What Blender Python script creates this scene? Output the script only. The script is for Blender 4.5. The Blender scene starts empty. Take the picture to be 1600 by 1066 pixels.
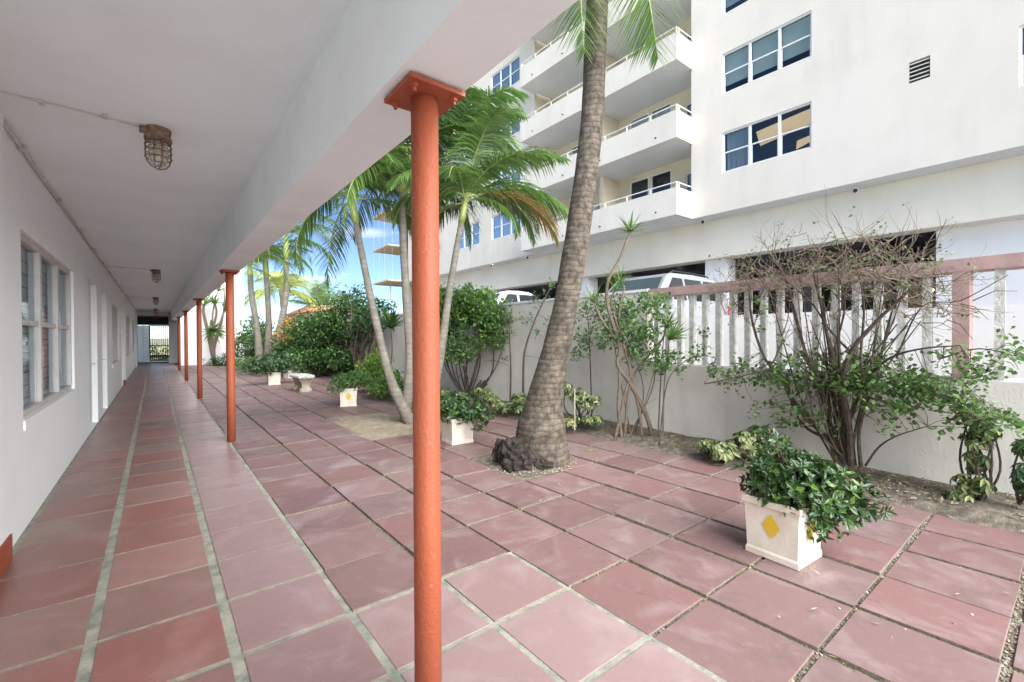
import bpy, math, random
from mathutils import Vector, Matrix, noise
R = math.radians
rnd = random.Random(7)
scene = bpy.context.scene
# ------------------------------------------------------------------ camera, sky, sun, exposure
EYE = Vector((0.0, 0.0, 1.5)); FPX = 703.75
cam_d = bpy.data.cameras.new('camera'); cam = bpy.data.objects.new('camera', cam_d)
scene.collection.objects.link(cam); scene.camera = cam
CM = Matrix.Rotation(-R(38.368), 3, 'Z') @ Matrix.Rotation(R(90 - .588), 3, 'X') @ Matrix.Rotation(-R(.26), 3, 'Z')
cam.matrix_world = Matrix.Translation(EYE) @ CM.to_4x4()
cam_d.sensor_width = 36.0; cam_d.lens = FPX / 1600 * 36.0; cam_d.clip_start = .05; cam_d.clip_end = 3000
scene.render.resolution_x = 1024; scene.render.resolution_y = 682
SUN_AZ, SUN_EL = 169.0, 29.0          # compass degrees (clockwise from +Y): behind and right of the camera
world = bpy.data.worlds.new("World"); scene.world = world; world.use_nodes = True
wt = world.node_tree; wt.nodes.clear()
sky = wt.nodes.new('ShaderNodeTexSky'); sky.sky_type = 'NISHITA'; sky.sun_disc = False
sky.sun_elevation = R(SUN_EL); sky.sun_rotation = R(SUN_AZ); sky.air_density = .55; sky.dust_density = .05; sky.ozone_density = 2.5
bg = wt.nodes.new('ShaderNodeBackground'); bg.inputs[1].default_value = .05
wo = wt.nodes.new('ShaderNodeOutputWorld')
tc = wt.nodes.new('ShaderNodeTexCoord'); mp = wt.nodes.new('ShaderNodeMapping'); mp.inputs[3].default_value = (3.2, 3.2, 15)
nz = wt.nodes.new('ShaderNodeTexNoise'); nz.inputs['Scale'].default_value = 1.3; nz.inputs['Detail'].default_value = 6
cr = wt.nodes.new('ShaderNodeValToRGB'); cr.color_ramp.elements[0].position = .57; cr.color_ramp.elements[1].position = .74
cr.color_ramp.elements[1].color = (.8, .8, .8, 1)
mx = wt.nodes.new('ShaderNodeMix'); mx.data_type = 'RGBA'; mx.inputs[7].default_value = (6.5, 6.7, 7.0, 1)
wt.links.new(tc.outputs['Generated'], mp.inputs[0]); wt.links.new(mp.outputs[0], nz.inputs[0]); wt.links.new(nz.outputs[0], cr.inputs[0])
wt.links.new(cr.outputs[0], mx.inputs[0]); wt.links.new(sky.outputs[0], mx.inputs[6]); wt.links.new(mx.outputs[2], bg.inputs[0]); wt.links.new(bg.outputs[0], wo.inputs[0])
sun_d = bpy.data.lights.new('sun', 'SUN'); sun = bpy.data.objects.new('sun', sun_d); scene.collection.objects.link(sun)
sun_d.energy = 4.6; sun_d.angle = R(88); sun_d.color = (1, .985, .96)
a, e = R(SUN_AZ), R(SUN_EL)
sun.rotation_euler = Vector((-math.sin(a) * math.cos(e), -math.cos(a) * math.cos(e), -math.sin(e))).to_track_quat('-Z', 'Y').to_euler()
vs = scene.view_settings; vs.view_transform = 'Standard'; vs.look = 'None'; vs.gamma = 1; vs.use_curve_mapping = False
vs.exposure = 2.17
scene.cycles.max_bounces = 8; scene.cycles.diffuse_bounces = 8; scene.cycles.transparent_max_bounces = 8

def P(u, v, d):
    """point at photo pixel (u, v), d metres in front of the camera"""
    return EYE + CM @ Vector(((u - 800) / FPX * d, -(v - 533) / FPX * d, -d))

def XP(u, v, x):
    """point on the vertical plane at distance x to the right, seen at photo pixel (u, v)"""
    d = P(u, v, 1) - EYE; return EYE + d * (x / d.x)

# ------------------------------------------------------------------ helpers
def tag(o, label=None, cat=None, group=None, kind=None):
    for k, v in (('label', label), ('category', cat), ('group', group), ('kind', kind)):
        if v: o[k] = v
    return o
def empty(name, loc=(0, 0, 0), label=None, cat=None, group=None, rz=0):
    o = bpy.data.objects.new(name, None); scene.collection.objects.link(o); o.location = loc; o.rotation_euler = (0, 0, rz)
    o.empty_display_size = .1
    return tag(o, label, cat, group)
def copy_tree(o, parent=None):
    c = o.copy(); scene.collection.objects.link(c)
    if parent: c.parent = parent
    for ch in [x for x in bpy.data.objects if x.parent == o]: copy_tree(ch, c)
    return c
V = Vector
class MB:
    def __init__(s): s.v = []; s.f = []; s.m = []
    def add(s, vs, fs, mi=0):
        b = len(s.v); s.v += [tuple(x) for x in vs]; s.f += [tuple(b + i for i in f) for f in fs]; s.m += [mi] * len(fs); return s
    def box(s, x0, x1, y0, y1, z0, z1, mi=0):
        return s.add([(x0,y0,z0),(x1,y0,z0),(x1,y1,z0),(x0,y1,z0),(x0,y0,z1),(x1,y0,z1),(x1,y1,z1),(x0,y1,z1)],
                     [(0,3,2,1),(4,5,6,7),(0,1,5,4),(1,2,6,5),(2,3,7,6),(3,0,4,7)], mi)
    def frustum(s, c, w0, d0, w1, d1, z0, z1, mi=0):
        x, y = c
        return s.add([(x-w0,y-d0,z0),(x+w0,y-d0,z0),(x+w0,y+d0,z0),(x-w0,y+d0,z0),(x-w1,y-d1,z1),(x+w1,y-d1,z1),(x+w1,y+d1,z1),(x-w1,y+d1,z1)],
                     [(0,3,2,1),(4,5,6,7),(0,1,5,4),(1,2,6,5),(2,3,7,6),(3,0,4,7)], mi)
    def tube(s, pts, rad, n=8, mi=0, caps=True, lump=0.0):
        pts = [V(p) for p in pts]; k = len(pts)
        if not isinstance(rad, (list, tuple)): rad = [rad] * k
        t = (pts[1] - pts[0]).normalized(); u = t.orthogonal().normalized(); vs = []
        for i in range(k):
            t2 = (pts[min(i + 1, k - 1)] - pts[max(i - 1, 0)]).normalized()
            u = (u - t2 * u.dot(t2)).normalized(); w = t2.cross(u)
            for j in range(n):
                a = 2 * math.pi * j / n; r = rad[i]
                if lump: r *= 1 + lump * noise.noise(pts[i] * 3 + V((math.cos(a), math.sin(a), 0)) * 1.5)
                vs.append(pts[i] + (u * math.cos(a) + w * math.sin(a)) * r)
        fs = [(i*n+j, i*n+(j+1)%n, (i+1)*n+(j+1)%n, (i+1)*n+j) for i in range(k-1) for j in range(n)]
        if caps: fs += [tuple(range(n))[::-1], tuple(range((k-1)*n, k*n))]
        return s.add(vs, fs, mi)
    def lathe(s, c, prof, n=16, mi=0):
        c = V(c); k = len(prof)
        vs = [c + V((r * math.cos(2*math.pi*j/n), r * math.sin(2*math.pi*j/n), z)) for r, z in prof for j in range(n)]
        return s.add(vs, [(i*n+j, i*n+(j+1)%n, (i+1)*n+(j+1)%n, (i+1)*n+j) for i in range(k-1) for j in range(n)], mi)
    def leaf(s, p, d, nrm, L, W, mi=0, fold=.15, droop=.0):
        d = d.normalized(); sd = d.cross(nrm)
        if sd.length < 1e-4: sd = d.orthogonal()
        sd.normalize(); up = sd.cross(d)
        tip = p + d * L - up * droop * L; mid = p + d * L * .45 - up * (droop * .2 * L + fold * W)
        a = p + d * L * .35 + sd * W * .5; a2 = p + d * L * .7 + sd * W * .38 - up * droop * .4 * L
        b = p + d * L * .35 - sd * W * .5; b2 = p + d * L * .7 - sd * W * .38 - up * droop * .4 * L
        return s.add([p, a, a2, tip, b2, b, mid], [(0, 1, 2, 6), (6, 2, 3), (6, 3, 4), (0, 6, 4, 5)], mi)
    def leaf2(s, p, d, nrm, L, W, mi=0):
        sd = d.cross(nrm)
        if sd.length < 1e-4: sd = d.orthogonal()
        sd.normalize(); up = sd.cross(d)
        return s.add([p, p + d*L*.5 + sd*W*.5 + up*W*.12, p + d*L, p + d*L*.5 - sd*W*.5 + up*W*.12], [(0, 1, 2), (0, 2, 3)], mi)
    def blade(s, p, d, sd, L, W, sag, n=3, mi=0):
        vs = []; q = V(p); d = V(d).normalized()
        for i in range(n + 1):
            t = i / n; w = W * (.7 + .6 * t if t < .4 else 1.0 * (1 - (t - .4) / .6) + .02) * .5
            vs += [q + sd * w, q - sd * w]; d = (d + V((0, 0, -1)) * sag / n).normalized(); q = q + d * L / n
        return s.add(vs, [(2*i, 2*i+1, 2*i+3, 2*i+2) for i in range(n)], mi)
    def build(s, name, mats, parent=None, smooth=False, loc=None):
        me = bpy.data.meshes.new(name); me.from_pydata(s.v, [], s.f); me.validate(); me.update()
        mats = mats if isinstance(mats, (list, tuple)) else [mats]
        for m in mats: me.materials.append(m)
        if len(me.polygons) == len(s.m): me.polygons.foreach_set('material_index', s.m)
        if smooth: me.polygons.foreach_set('use_smooth', [True] * len(me.polygons))
        o = bpy.data.objects.new(name, me); scene.collection.objects.link(o)
        if parent:
            o.parent = parent
            o.matrix_parent_inverse = Matrix.Identity(4)
        if loc: o.location = loc
        return o
def rv(s=1.0): return V((rnd.uniform(-s, s), rnd.uniform(-s, s), rnd.uniform(-s, s)))
def unit():
    while True:
        v = rv()
        if .05 < v.length < 1: return v.normalized()
def smooth_path(pts, n=6):
    pts = [V(p) for p in pts]; out = []
    q = [pts[0] * 2 - pts[1]] + pts + [pts[-1] * 2 - pts[-2]]
    for i in range(1, len(q) - 2):
        for k in range(n):
            t = k / n; a, b, c, d = q[i-1], q[i], q[i+1], q[i+2]
            out.append(.5 * ((2*b) + (c-a)*t + (2*a-5*b+4*c-d)*t*t + (3*b-a-3*c+d)*t**3))
    out.append(pts[-1]); return out
def lerp_list(vals, m):
    k = len(vals) - 1; o = []
    for i in range(m):
        t = i / (m - 1) * k; j = min(int(t), k - 1); o.append(vals[j] + (vals[j+1] - vals[j]) * (t - j))
    return o

# ------------------------------------------------------------------ materials
def mat(name, col, rough=.8, col2=None, scale=4, bump=0, bscale=30, spec=.5, metal=0, detail=5, lo=.4, hi=.65, coat=0):
    m = bpy.data.materials.new(name); m.use_nodes = True; t = m.node_tree; b = t.nodes['Principled BSDF']
    b.inputs['Base Color'].default_value = (*col, 1); b.inputs['Roughness'].default_value = rough; b.inputs['Metallic'].default_value = metal
    b.inputs['Specular IOR Level'].default_value = spec; b.inputs['Coat Weight'].default_value = coat; b.inputs['Coat Roughness'].default_value = .12
    g = t.nodes.new('ShaderNodeTexCoord'); out = g.outputs['Object']
    m['o'] = 1
    if col2:
        n = t.nodes.new('ShaderNodeTexNoise'); n.inputs['Scale'].default_value = scale; n.inputs['Detail'].default_value = detail; n.inputs['Roughness'].default_value = .62
        t.links.new(out, n.inputs[0])
        r = t.nodes.new('ShaderNodeValToRGB'); r.color_ramp.elements[0].position = lo; r.color_ramp.elements[1].position = hi
        r.color_ramp.elements[0].color = (*col, 1); r.color_ramp.elements[1].color = (*col2, 1)
        t.links.new(n.outputs[0], r.inputs[0]); t.links.new(r.outputs[0], b.inputs['Base Color'])
    if bump:
        n2 = t.nodes.new('ShaderNodeTexNoise'); n2.inputs['Scale'].default_value = bscale; n2.inputs['Detail'].default_value = 4
        t.links.new(out, n2.inputs[0]); bp = t.nodes.new('ShaderNodeBump'); bp.inputs['Strength'].default_value = bump; bp.inputs['Distance'].default_value = .01
        t.links.new(n2.outputs[0], bp.inputs['Height']); t.links.new(bp.outputs[0], b.inputs['Normal'])
    return m
def leafmat(name, cols, rough=.45, trans=.25):
    m = bpy.data.materials.new(name); m.use_nodes = True; t = m.node_tree; b = t.nodes['Principled BSDF']; b.inputs['Roughness'].default_value = rough
    g = t.nodes.new('ShaderNodeNewGeometry'); r = t.nodes.new('ShaderNodeValToRGB'); t.links.new(g.outputs['Random Per Island'], r.inputs[0])
    el = r.color_ramp.elements
    for i, c in enumerate(cols):
        pos = i / (len(cols) - 1)
        e_ = el[0] if i == 0 else (el[-1] if i == len(cols) - 1 else el.new(pos))
        e_.position = pos; e_.color = (*c, 1)
    t.links.new(r.outputs[0], b.inputs['Base Color'])
    tr = t.nodes.new('ShaderNodeBsdfTranslucent'); hs = t.nodes.new('ShaderNodeHueSaturation'); hs.inputs['Value'].default_value = 1.6
    t.links.new(r.outputs[0], hs.inputs['Color']); t.links.new(hs.outputs[0], tr.inputs[0])
    ms = t.nodes.new('ShaderNodeMixShader'); ms.inputs[0].default_value = trans
    t.links.new(b.outputs[0], ms.inputs[1]); t.links.new(tr.outputs[0], ms.inputs[2]); t.links.new(ms.outputs[0], t.nodes['Material Output'].inputs[0])
    return m
def glassmat(name, tint=(.85, .93, .95), refl=(.75, .85, .95), base=.03, k=.6):
    m = bpy.data.materials.new(name); m.use_nodes = True; t = m.node_tree; t.nodes.remove(t.nodes['Principled BSDF'])
    tr = t.nodes.new('ShaderNodeBsdfTransparent'); tr.inputs[0].default_value = (*tint, 1)
    gl = t.nodes.new('ShaderNodeBsdfGlossy'); gl.inputs['Roughness'].default_value = .02; gl.inputs[0].default_value = (*refl, 1)
    fr = t.nodes.new('ShaderNodeFresnel'); fr.inputs[0].default_value = 1.5
    ad = t.nodes.new('ShaderNodeMath'); ad.operation = 'MULTIPLY_ADD'; ad.inputs[1].default_value = k; ad.inputs[2].default_value = base; ad.use_clamp = True
    ms = t.nodes.new('ShaderNodeMixShader'); t.links.new(fr.outputs[0], ad.inputs[0]); t.links.new(ad.outputs[0], ms.inputs[0])
    t.links.new(tr.outputs[0], ms.inputs[1]); t.links.new(gl.outputs[0], ms.inputs[2]); t.links.new(ms.outputs[0], t.nodes['Material Output'].inputs[0])
    return m
def streaky(m, col, dark, sx=3.0, amt=.35):
    """rain streaks: noise stretched down the wall, mixed over the base colour"""
    t = m.node_tree; b = t.nodes['Principled BSDF']; src = b.inputs['Base Color'].links[0].from_socket if b.inputs['Base Color'].links else None
    g = t.nodes.new('ShaderNodeTexCoord'); mp_ = t.nodes.new('ShaderNodeMapping'); mp_.inputs[3].default_value = (sx, sx, .25)
    n = t.nodes.new('ShaderNodeTexNoise'); n.inputs['Scale'].default_value = 1.2; n.inputs['Detail'].default_value = 8
    t.links.new(g.outputs['Object'], mp_.inputs[0]); t.links.new(mp_.outputs[0], n.inputs[0])
    r = t.nodes.new('ShaderNodeValToRGB'); r.color_ramp.elements[0].position = .52; r.color_ramp.elements[1].position = .8
    r.color_ramp.elements[1].color = (amt, amt, amt, 1); t.links.new(n.outputs[0], r.inputs[0])
    x = t.nodes.new('ShaderNodeMix'); x.data_type = 'RGBA'; x.inputs[6].default_value = (*col, 1); x.inputs[7].default_value = (*dark, 1)
    t.links.new(r.outputs[0], x.inputs[0])
    if src: t.links.new(src, x.inputs[6])
    t.links.new(x.outputs[2], b.inputs['Base Color']); return m
def tilemat(name, cols, pale, grime, rough, coat, amt=.7):
    m = bpy.data.materials.new(name); m.use_nodes = True; t = m.node_tree; b = t.nodes['Principled BSDF']; L = t.links.new
    g = t.nodes.new('ShaderNodeTexCoord'); gi = t.nodes.new('ShaderNodeNewGeometry')
    r = t.nodes.new('ShaderNodeValToRGB'); L(gi.outputs['Random Per Island'], r.inputs[0]); el = r.color_ramp.elements
    for i, c in enumerate(cols):
        e_ = el[0] if i == 0 else (el[-1] if i == len(cols)-1 else el.new(i/(len(cols)-1))); e_.position = i/(len(cols)-1); e_.color = (*c, 1)
    # offset the stains per tile so that they end at its edges
    off = t.nodes.new('ShaderNodeVectorMath'); off.operation = 'MULTIPLY_ADD'; off.inputs[1].default_value = (1, 1, 1)
    cmb = t.nodes.new('ShaderNodeCombineXYZ'); mul = t.nodes.new('ShaderNodeMath'); mul.operation = 'MULTIPLY'; mul.inputs[1].default_value = 53
    L(gi.outputs['Random Per Island'], mul.inputs[0]); L(mul.outputs[0], cmb.inputs[0]); L(mul.outputs[0], cmb.inputs[2])
    L(g.outputs['Object'], off.inputs[0]); L(cmb.outputs[0], off.inputs[2])
    prev = r.outputs[0]
    for sc, lo, hi, c, mxv, dis in ((2.2, .5, .72, pale, .5, 1.2), (3.1, .52, .75, grime, .55, .6), (14, .55, .8, pale, .22, .3), (90, .55, .75, grime, .25, 0)):
        n = t.nodes.new('ShaderNodeTexNoise'); n.inputs['Scale'].default_value = sc; n.inputs['Detail'].default_value = 7; n.inputs['Roughness'].default_value = .6; n.inputs['Distortion'].default_value = dis
        ad = t.nodes.new('ShaderNodeVectorMath'); ad.inputs[1].default_value = (sc * 3.7, 5.1, 2.2); L(off.outputs[0], ad.inputs[0]); L(ad.outputs[0], n.inputs[0])
        q = t.nodes.new('ShaderNodeValToRGB'); q.color_ramp.elements[0].position = lo; q.color_ramp.elements[1].position = hi; q.color_ramp.elements[1].color = (mxv * amt,) * 3 + (1,)
        L(n.outputs[0], q.inputs[0]); x = t.nodes.new('ShaderNodeMix'); x.data_type = 'RGBA'; x.inputs[7].default_value = (*c, 1)
        L(q.outputs[0], x.inputs[0]); L(prev, x.inputs[6]); prev = x.outputs[2]
        if sc == 3.1: rg = q
    L(prev, b.inputs['Base Color'])
    rm = t.nodes.new('ShaderNodeMapRange'); rm.inputs[3].default_value = rough; rm.inputs[4].default_value = min(1, rough + .25); L(rg.outputs[0], rm.inputs[0]); L(rm.outputs[0], b.inputs['Roughness'])
    n2 = t.nodes.new('ShaderNodeTexNoise'); n2.inputs['Scale'].default_value = 60; n2.inputs['Detail'].default_value = 5; L(g.outputs['Object'], n2.inputs[0])
    bp = t.nodes.new('ShaderNodeBump'); bp.inputs['Strength'].default_value = .18; bp.inputs['Distance'].default_value = .006; L(n2.outputs[0], bp.inputs['Height']); L(bp.outputs[0], b.inputs['Normal'])
    b.inputs['Coat Weight'].default_value = coat; b.inputs['Coat Roughness'].default_value = .22
    return m
M = {}
M['wall'] = mat('white wall paint', (.85, .87, .88), .6, (.82, .84, .85), 1.5, .12, 25)
M['ceil'] = mat('ceiling paint', (.80, .875, .895), .75, (.72, .77, .78), .8, .25, 30, lo=.42, hi=.8)
M['beam'] = mat('beam paint', (.81, .88, .90), .7, (.72, .77, .78), 1.3, .25, 30, lo=.42, hi=.8)
M['orange'] = mat('orange column paint', (.30, .062, .026), .5, (.33, .08, .036), 5, .15, 60, detail=7)
M['orange_chip'] = mat('worn orange paint', (.305, .072, .030), .6, (.31, .125, .075), 34, .3, 70, lo=.63, hi=.70, detail=8)
M['facade'] = streaky(mat('facade paint', (.69, .65, .59), .8, (.65, .61, .55), .6, .08, 12), (.66, .64, .61), (.48, .46, .42), 1.6, .3)
M['soffit'] = mat('facade soffit', (.66, .67, .68), .85, (.62, .63, .63), .8)
M['cream'] = mat('cream recess paint', (.64, .56, .43), .8, (.58, .51, .39), .9)
M['band'] = streaky(mat('band paint', (.74, .70, .61), .8, (.69, .65, .56), .7, .1, 9), (.7, .67, .6), (.55, .5, .42), 1.2, .35)
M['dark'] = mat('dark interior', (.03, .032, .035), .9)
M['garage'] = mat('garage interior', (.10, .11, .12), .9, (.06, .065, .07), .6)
M['frame'] = mat('white window frame', (.72, .73, .74), .45)
M['alu'] = mat('aluminium frame', (.55, .54, .52), .5, (.48, .46, .44), 8, metal=.0)
M['blind'] = mat('window blind', (.66, .68, .62), .8)
M['curtain'] = mat('curtain cloth', (.42, .45, .5), .85)
M['glass'] = glassmat('window glass', (.84, .90, .92), (.7, .75, .8), .03)
M['glass_far'] = glassmat('clear window glass', (.90, .94, .96), (.7, .75, .8), .02, .35)
M['rail'] = mat('cream metal rail', (.78, .77, .72), .4)
M['tile_in'] = tilemat('red sealed tile', [(.235,.092,.078),(.28,.135,.118),(.22,.14,.12),(.27,.10,.084),(.20,.115,.10),(.30,.16,.14)], (.42,.28,.26), (.13,.105,.085), .36, .16)
M['tile_mid'] = tilemat('pink sealed tile', [(.275,.175,.172),(.245,.152,.15),(.29,.20,.195),(.26,.165,.16),(.28,.19,.187)], (.42,.36,.36), (.17,.125,.11), .42, .08)
M['tile_out'] = tilemat('pink paving tile', [(.185,.106,.104),(.16,.09,.088),(.20,.125,.12),(.175,.115,.113),(.195,.105,.10),(.21,.138,.134)], (.34,.275,.27), (.10,.075,.066), .55, .0, 1.0)
M['mortar'] = mat('mortar joint', (.33, .32, .26), .85, (.17, .185, .16), 9, .4, 60)
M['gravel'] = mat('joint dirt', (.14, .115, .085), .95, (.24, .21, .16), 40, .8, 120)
M['pebble'] = leafmat('pebbles', [(.16,.14,.11),(.40,.35,.26),(.10,.09,.075),(.26,.24,.21),(.30,.19,.10),(.08,.07,.06),(.5,.47,.4)], .8, 0)
M['soil'] = mat('planting soil', (.085, .07, .052), .95, (.19, .165, .13), 12, .8, 60)
M['sand'] = mat('sandy soil', (.31, .26, .19), .95, (.19, .16, .115), 10, .7, 70)
M['beach'] = mat('dry beach sand', (.5, .42, .26), .95, (.4, .36, .2), .3)
M['litter'] = leafmat('leaf litter', [(.10,.07,.04),(.22,.16,.09),(.34,.27,.17),(.13,.14,.06),(.40,.36,.28),(.18,.12,.07)], .8, 0)
M['gwall'] = streaky(mat('garden wall stucco', (.70, .68, .62), .9, (.63, .61, .56), 2.2, .35, 35), (.58, .57, .53), (.36, .36, .33), 2.2, .45)
M['pink'] = mat('faded pink paint', (.46, .31, .285), .8, (.36, .245, .225), 7, .3, 40)
M['picket'] = mat('picket stucco', (.66, .66, .62), .9, (.46, .46, .43), 14, .9, 45)
M['white'] = mat('white masonry paint', (.82, .81, .82), .75, (.78, .77, .78), 1.5)
M['drive'] = mat('driveway concrete', (.34, .33, .31), .9, (.27, .26, .25), 3)
M['earth'] = mat('ground earth', (.24, .22, .16), .95, (.16, .19, .09), .5)
M['bark_palm'] = None
M['trunk_smooth'] = None
M['wood'] = mat('shrub bark', (.050, .036, .027), .9, (.105, .08, .06), 20, .5, 60)
M['twig'] = mat('grey dry twigs', (.15, .115, .085), .9, (.085, .063, .048), 25)
M['shaft'] = mat('green crownshaft', (.27, .29, .07), .4, (.17, .235, .06), 6)
M['root'] = mat('dark palm roots', (.012, .009, .008), .95, (.045, .032, .024), 14, .8, 60)
M['pot'] = mat('white planter paint', (.72, .67, .58), .7, (.62, .54, .44), 5, .2, 40)
M['yellow'] = mat('yellow paint', (.66, .44, .02), .7, (.55, .42, .16), 26, .2, 60, lo=.5, hi=.72)
M['stone'] = mat('weathered cast stone', (.34, .29, .22), .95, (.46, .42, .35), 9, .8, 50)
M['stone_pale'] = mat('pale seat stone', (.52, .52, .49), .9, (.36, .36, .33), 14, .6, 60)
M['rust'] = mat('rusted lamp metal', (.16, .095, .065), .85, (.30, .21, .17), 30, .4, 80)
M['lampglass'] = glassmat('lamp globe glass', (.9, .88, .84), (.8, .8, .8), .1)
M['bulb'] = mat('lamp bulb', (.65, .6, .5), .4)
M['conduit'] = mat('conduit paint', (.50, .47, .44), .6, (.62, .62, .61), 12)
M['iron'] = mat('dark green iron', (.035, .05, .04), .5)
M['roof'] = mat('clay roof', (.50, .27, .15), .85, (.42, .2, .1), 8)
M['housewall'] = mat('peach house wall', (.68, .48, .34), .85)
M['tan'] = mat('tan slab underside', (.60, .51, .38), .85, (.48, .39, .27), 3)
M['gblock'] = mat('glass block', (.70, .78, .80), .2, (.55, .66, .68), 14, .4, 30, spec=.8)
M['car_white'] = mat('white car paint', (.75, .75, .77), .3, coat=.6)
M['car_silver'] = mat('silver car paint', (.34, .35, .38), .35, metal=.25, coat=.7)
M['car_glass'] = mat('dark car glass', (.02, .025, .03), .06, spec=.9)
M['car_wind'] = mat('car windscreen', (.055, .075, .075), .08, spec=.9)
M['tyre'] = mat('tyre rubber', (.02, .02, .02), .9)
M['chrome'] = mat('alloy rim', (.5, .5, .5), .3, metal=.9)
M['tail'] = mat('red tail lamp glass', (.45, .02, .02), .2)
M['black'] = mat('black plastic', (.02, .02, .02), .6)
M['brownwood'] = mat('brown cabinet wood', (.22, .13, .05), .6, (.16, .09, .035), 12)
M['red'] = mat('red lamp housing', (.40, .05, .04), .5)
def emis(name, col, s):
    m = bpy.data.materials.new(name); m.use_nodes = True; b = m.node_tree.nodes['Principled BSDF']
    b.inputs['Base Color'].default_value = (*col, 1); b.inputs['Emission Color'].default_value = (*col, 1); b.inputs['Emission Strength'].default_value = s; return m
M['lit'] = emis('lit wall lamp', (1, .75, .4), 4)
M['room_lit'] = emis('lit room ceiling', (1, .66, .36), .13)
_t = M['gblock'].node_tree; _tr = _t.nodes.new('ShaderNodeBsdfTranslucent'); _tr.inputs[0].default_value = (1, .95, .86, 1); _ms = _t.nodes.new('ShaderNodeMixShader'); _ms.inputs[0].default_value = .75
_t.links.new(_t.nodes['Principled BSDF'].outputs[0], _ms.inputs[1]); _t.links.new(_tr.outputs[0], _ms.inputs[2]); _t.links.new(_ms.outputs[0], _t.nodes['Material Output'].inputs[0])
def ringbark(name, c1, c2, c3, freq, fine, sc_noise, dist=4.0, ring=.5, bd=.010, squash=None):
    m = bpy.data.materials.new(name); m.use_nodes = True; t = m.node_tree; b = t.nodes['Principled BSDF']; b.inputs['Roughness'].default_value = .92; L = t.links.new
    g = t.nodes.new('ShaderNodeTexCoord')
    w = t.nodes.new('ShaderNodeTexWave'); w.bands_direction = 'Z'; w.inputs['Scale'].default_value = freq; w.inputs['Distortion'].default_value = dist; w.inputs['Detail'].default_value = 4; w.inputs['Detail Scale'].default_value = 1.5
    L(g.outputs['Object'], w.inputs[0])
    n = t.nodes.new('ShaderNodeTexNoise'); n.inputs['Scale'].default_value = sc_noise; n.inputs['Detail'].default_value = 8; n.inputs['Roughness'].default_value = .7; mq = t.nodes.new('ShaderNodeMapping'); mq.inputs[3].default_value = squash or (1, 1, 1); L(g.outputs['Object'], mq.inputs[0]); L(mq.outputs[0], n.inputs[0])
    r1 = t.nodes.new('ShaderNodeValToRGB'); r1.color_ramp.elements[0].position = .38; r1.color_ramp.elements[1].position = .64
    r1.color_ramp.elements[0].color = (*c1, 1); r1.color_ramp.elements[1].color = (*c2, 1); L(n.outputs[0], r1.inputs[0])
    r2 = t.nodes.new('ShaderNodeValToRGB'); r2.color_ramp.elements[0].position = .08; r2.color_ramp.elements[1].position = .3
    r2.color_ramp.elements[0].color = (ring, ring, ring, 1); r2.color_ramp.elements[1].color = (0, 0, 0, 1); L(w.outputs[1], r2.inputs[0])
    x = t.nodes.new('ShaderNodeMix'); x.data_type = 'RGBA'; x.inputs[7].default_value = (*c3, 1); L(r2.outputs[0], x.inputs[0]); L(r1.outputs[0], x.inputs[6])
    L(x.outputs[2], b.inputs['Base Color'])
    mp_ = t.nodes.new('ShaderNodeMapping'); mp_.inputs[3].default_value = (fine, fine, 5); n3 = t.nodes.new('ShaderNodeTexNoise'); n3.inputs['Scale'].default_value = 1; n3.inputs['Detail'].default_value = 6
    L(g.outputs['Object'], mp_.inputs[0]); L(mp_.outputs[0], n3.inputs[0])
    ad = t.nodes.new('ShaderNodeMath'); L(w.outputs[1], ad.inputs[0]); L(n3.outputs[0], ad.inputs[1])
    bp = t.nodes.new('ShaderNodeBump'); bp.inputs['Strength'].default_value = .8; bp.inputs['Distance'].default_value = bd; L(ad.outputs[0], bp.inputs['Height']); L(bp.outputs[0], b.inputs['Normal'])
    return m
M['bark_palm'] = ringbark('coconut palm bark', (.030, .024, .018), (.14, .113, .083), (.026, .02, .015), 4.6, 70, 8.0, 4.0, .5, .0035, (1.5, 1.5, 1.0))
M['trunk_smooth'] = ringbark('smooth palm bark', (.125, .11, .09), (.21, .19, .16), (.09, .08, .065), 3.6, 12, 5, 2.0, .35, .003)
M['trunk_dark'] = ringbark('dark palm bark', (.13, .115, .09), (.24, .21, .17), (.07, .06, .05), 2.6, 20, 7, 3.0, .4, .004)
M['palm'] = leafmat('palm leaflets', [(.06,.13,.03),(.11,.20,.045),(.08,.165,.035),(.17,.27,.06),(.05,.11,.028),(.21,.29,.09)], .36, .3)
M['palm_bright'] = leafmat('bright palm leaflets', [(.10,.22,.04),(.16,.30,.06),(.08,.18,.035)], .4, .35)
M['palm_dry'] = leafmat('browning palm leaflets', [(.16,.17,.045),(.24,.15,.045),(.20,.20,.05),(.28,.12,.04),(.14,.08,.035)], .6, .25)
M['palm_yellow'] = leafmat('sunlit yellow palm leaflets', [(.30,.38,.08),(.42,.46,.10),(.22,.32,.07),(.5,.5,.14)], .5, .35)
M['palm_far'] = leafmat('far palm leaflets', [(.10,.19,.05),(.15,.25,.08),(.20,.28,.10)], .5, .3)
M['rachis'] = mat('palm leaf stalk', (.34, .38, .14), .5)
M['lf_green'] = leafmat('shrub leaves', [(.04,.10,.022),(.07,.16,.03),(.055,.12,.03),(.11,.22,.045),(.03,.075,.02)], .42, .25)
M['lf_dark'] = leafmat('dark glossy leaves', [(.022,.06,.022),(.04,.095,.03),(.03,.075,.025),(.06,.13,.035)], .3, .15)
M['lf_pot'] = leafmat('planter leaves', [(.017,.045,.012),(.03,.075,.018),(.022,.058,.016),(.11,.21,.035),(.025,.065,.018),(.02,.05,.014),(.014,.036,.012),(.05,.11,.022)], .30, .15)
M['lf_lime'] = leafmat('lime leaves', [(.14,.26,.04),(.22,.36,.06),(.10,.2,.04)], .42, .35)
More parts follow.
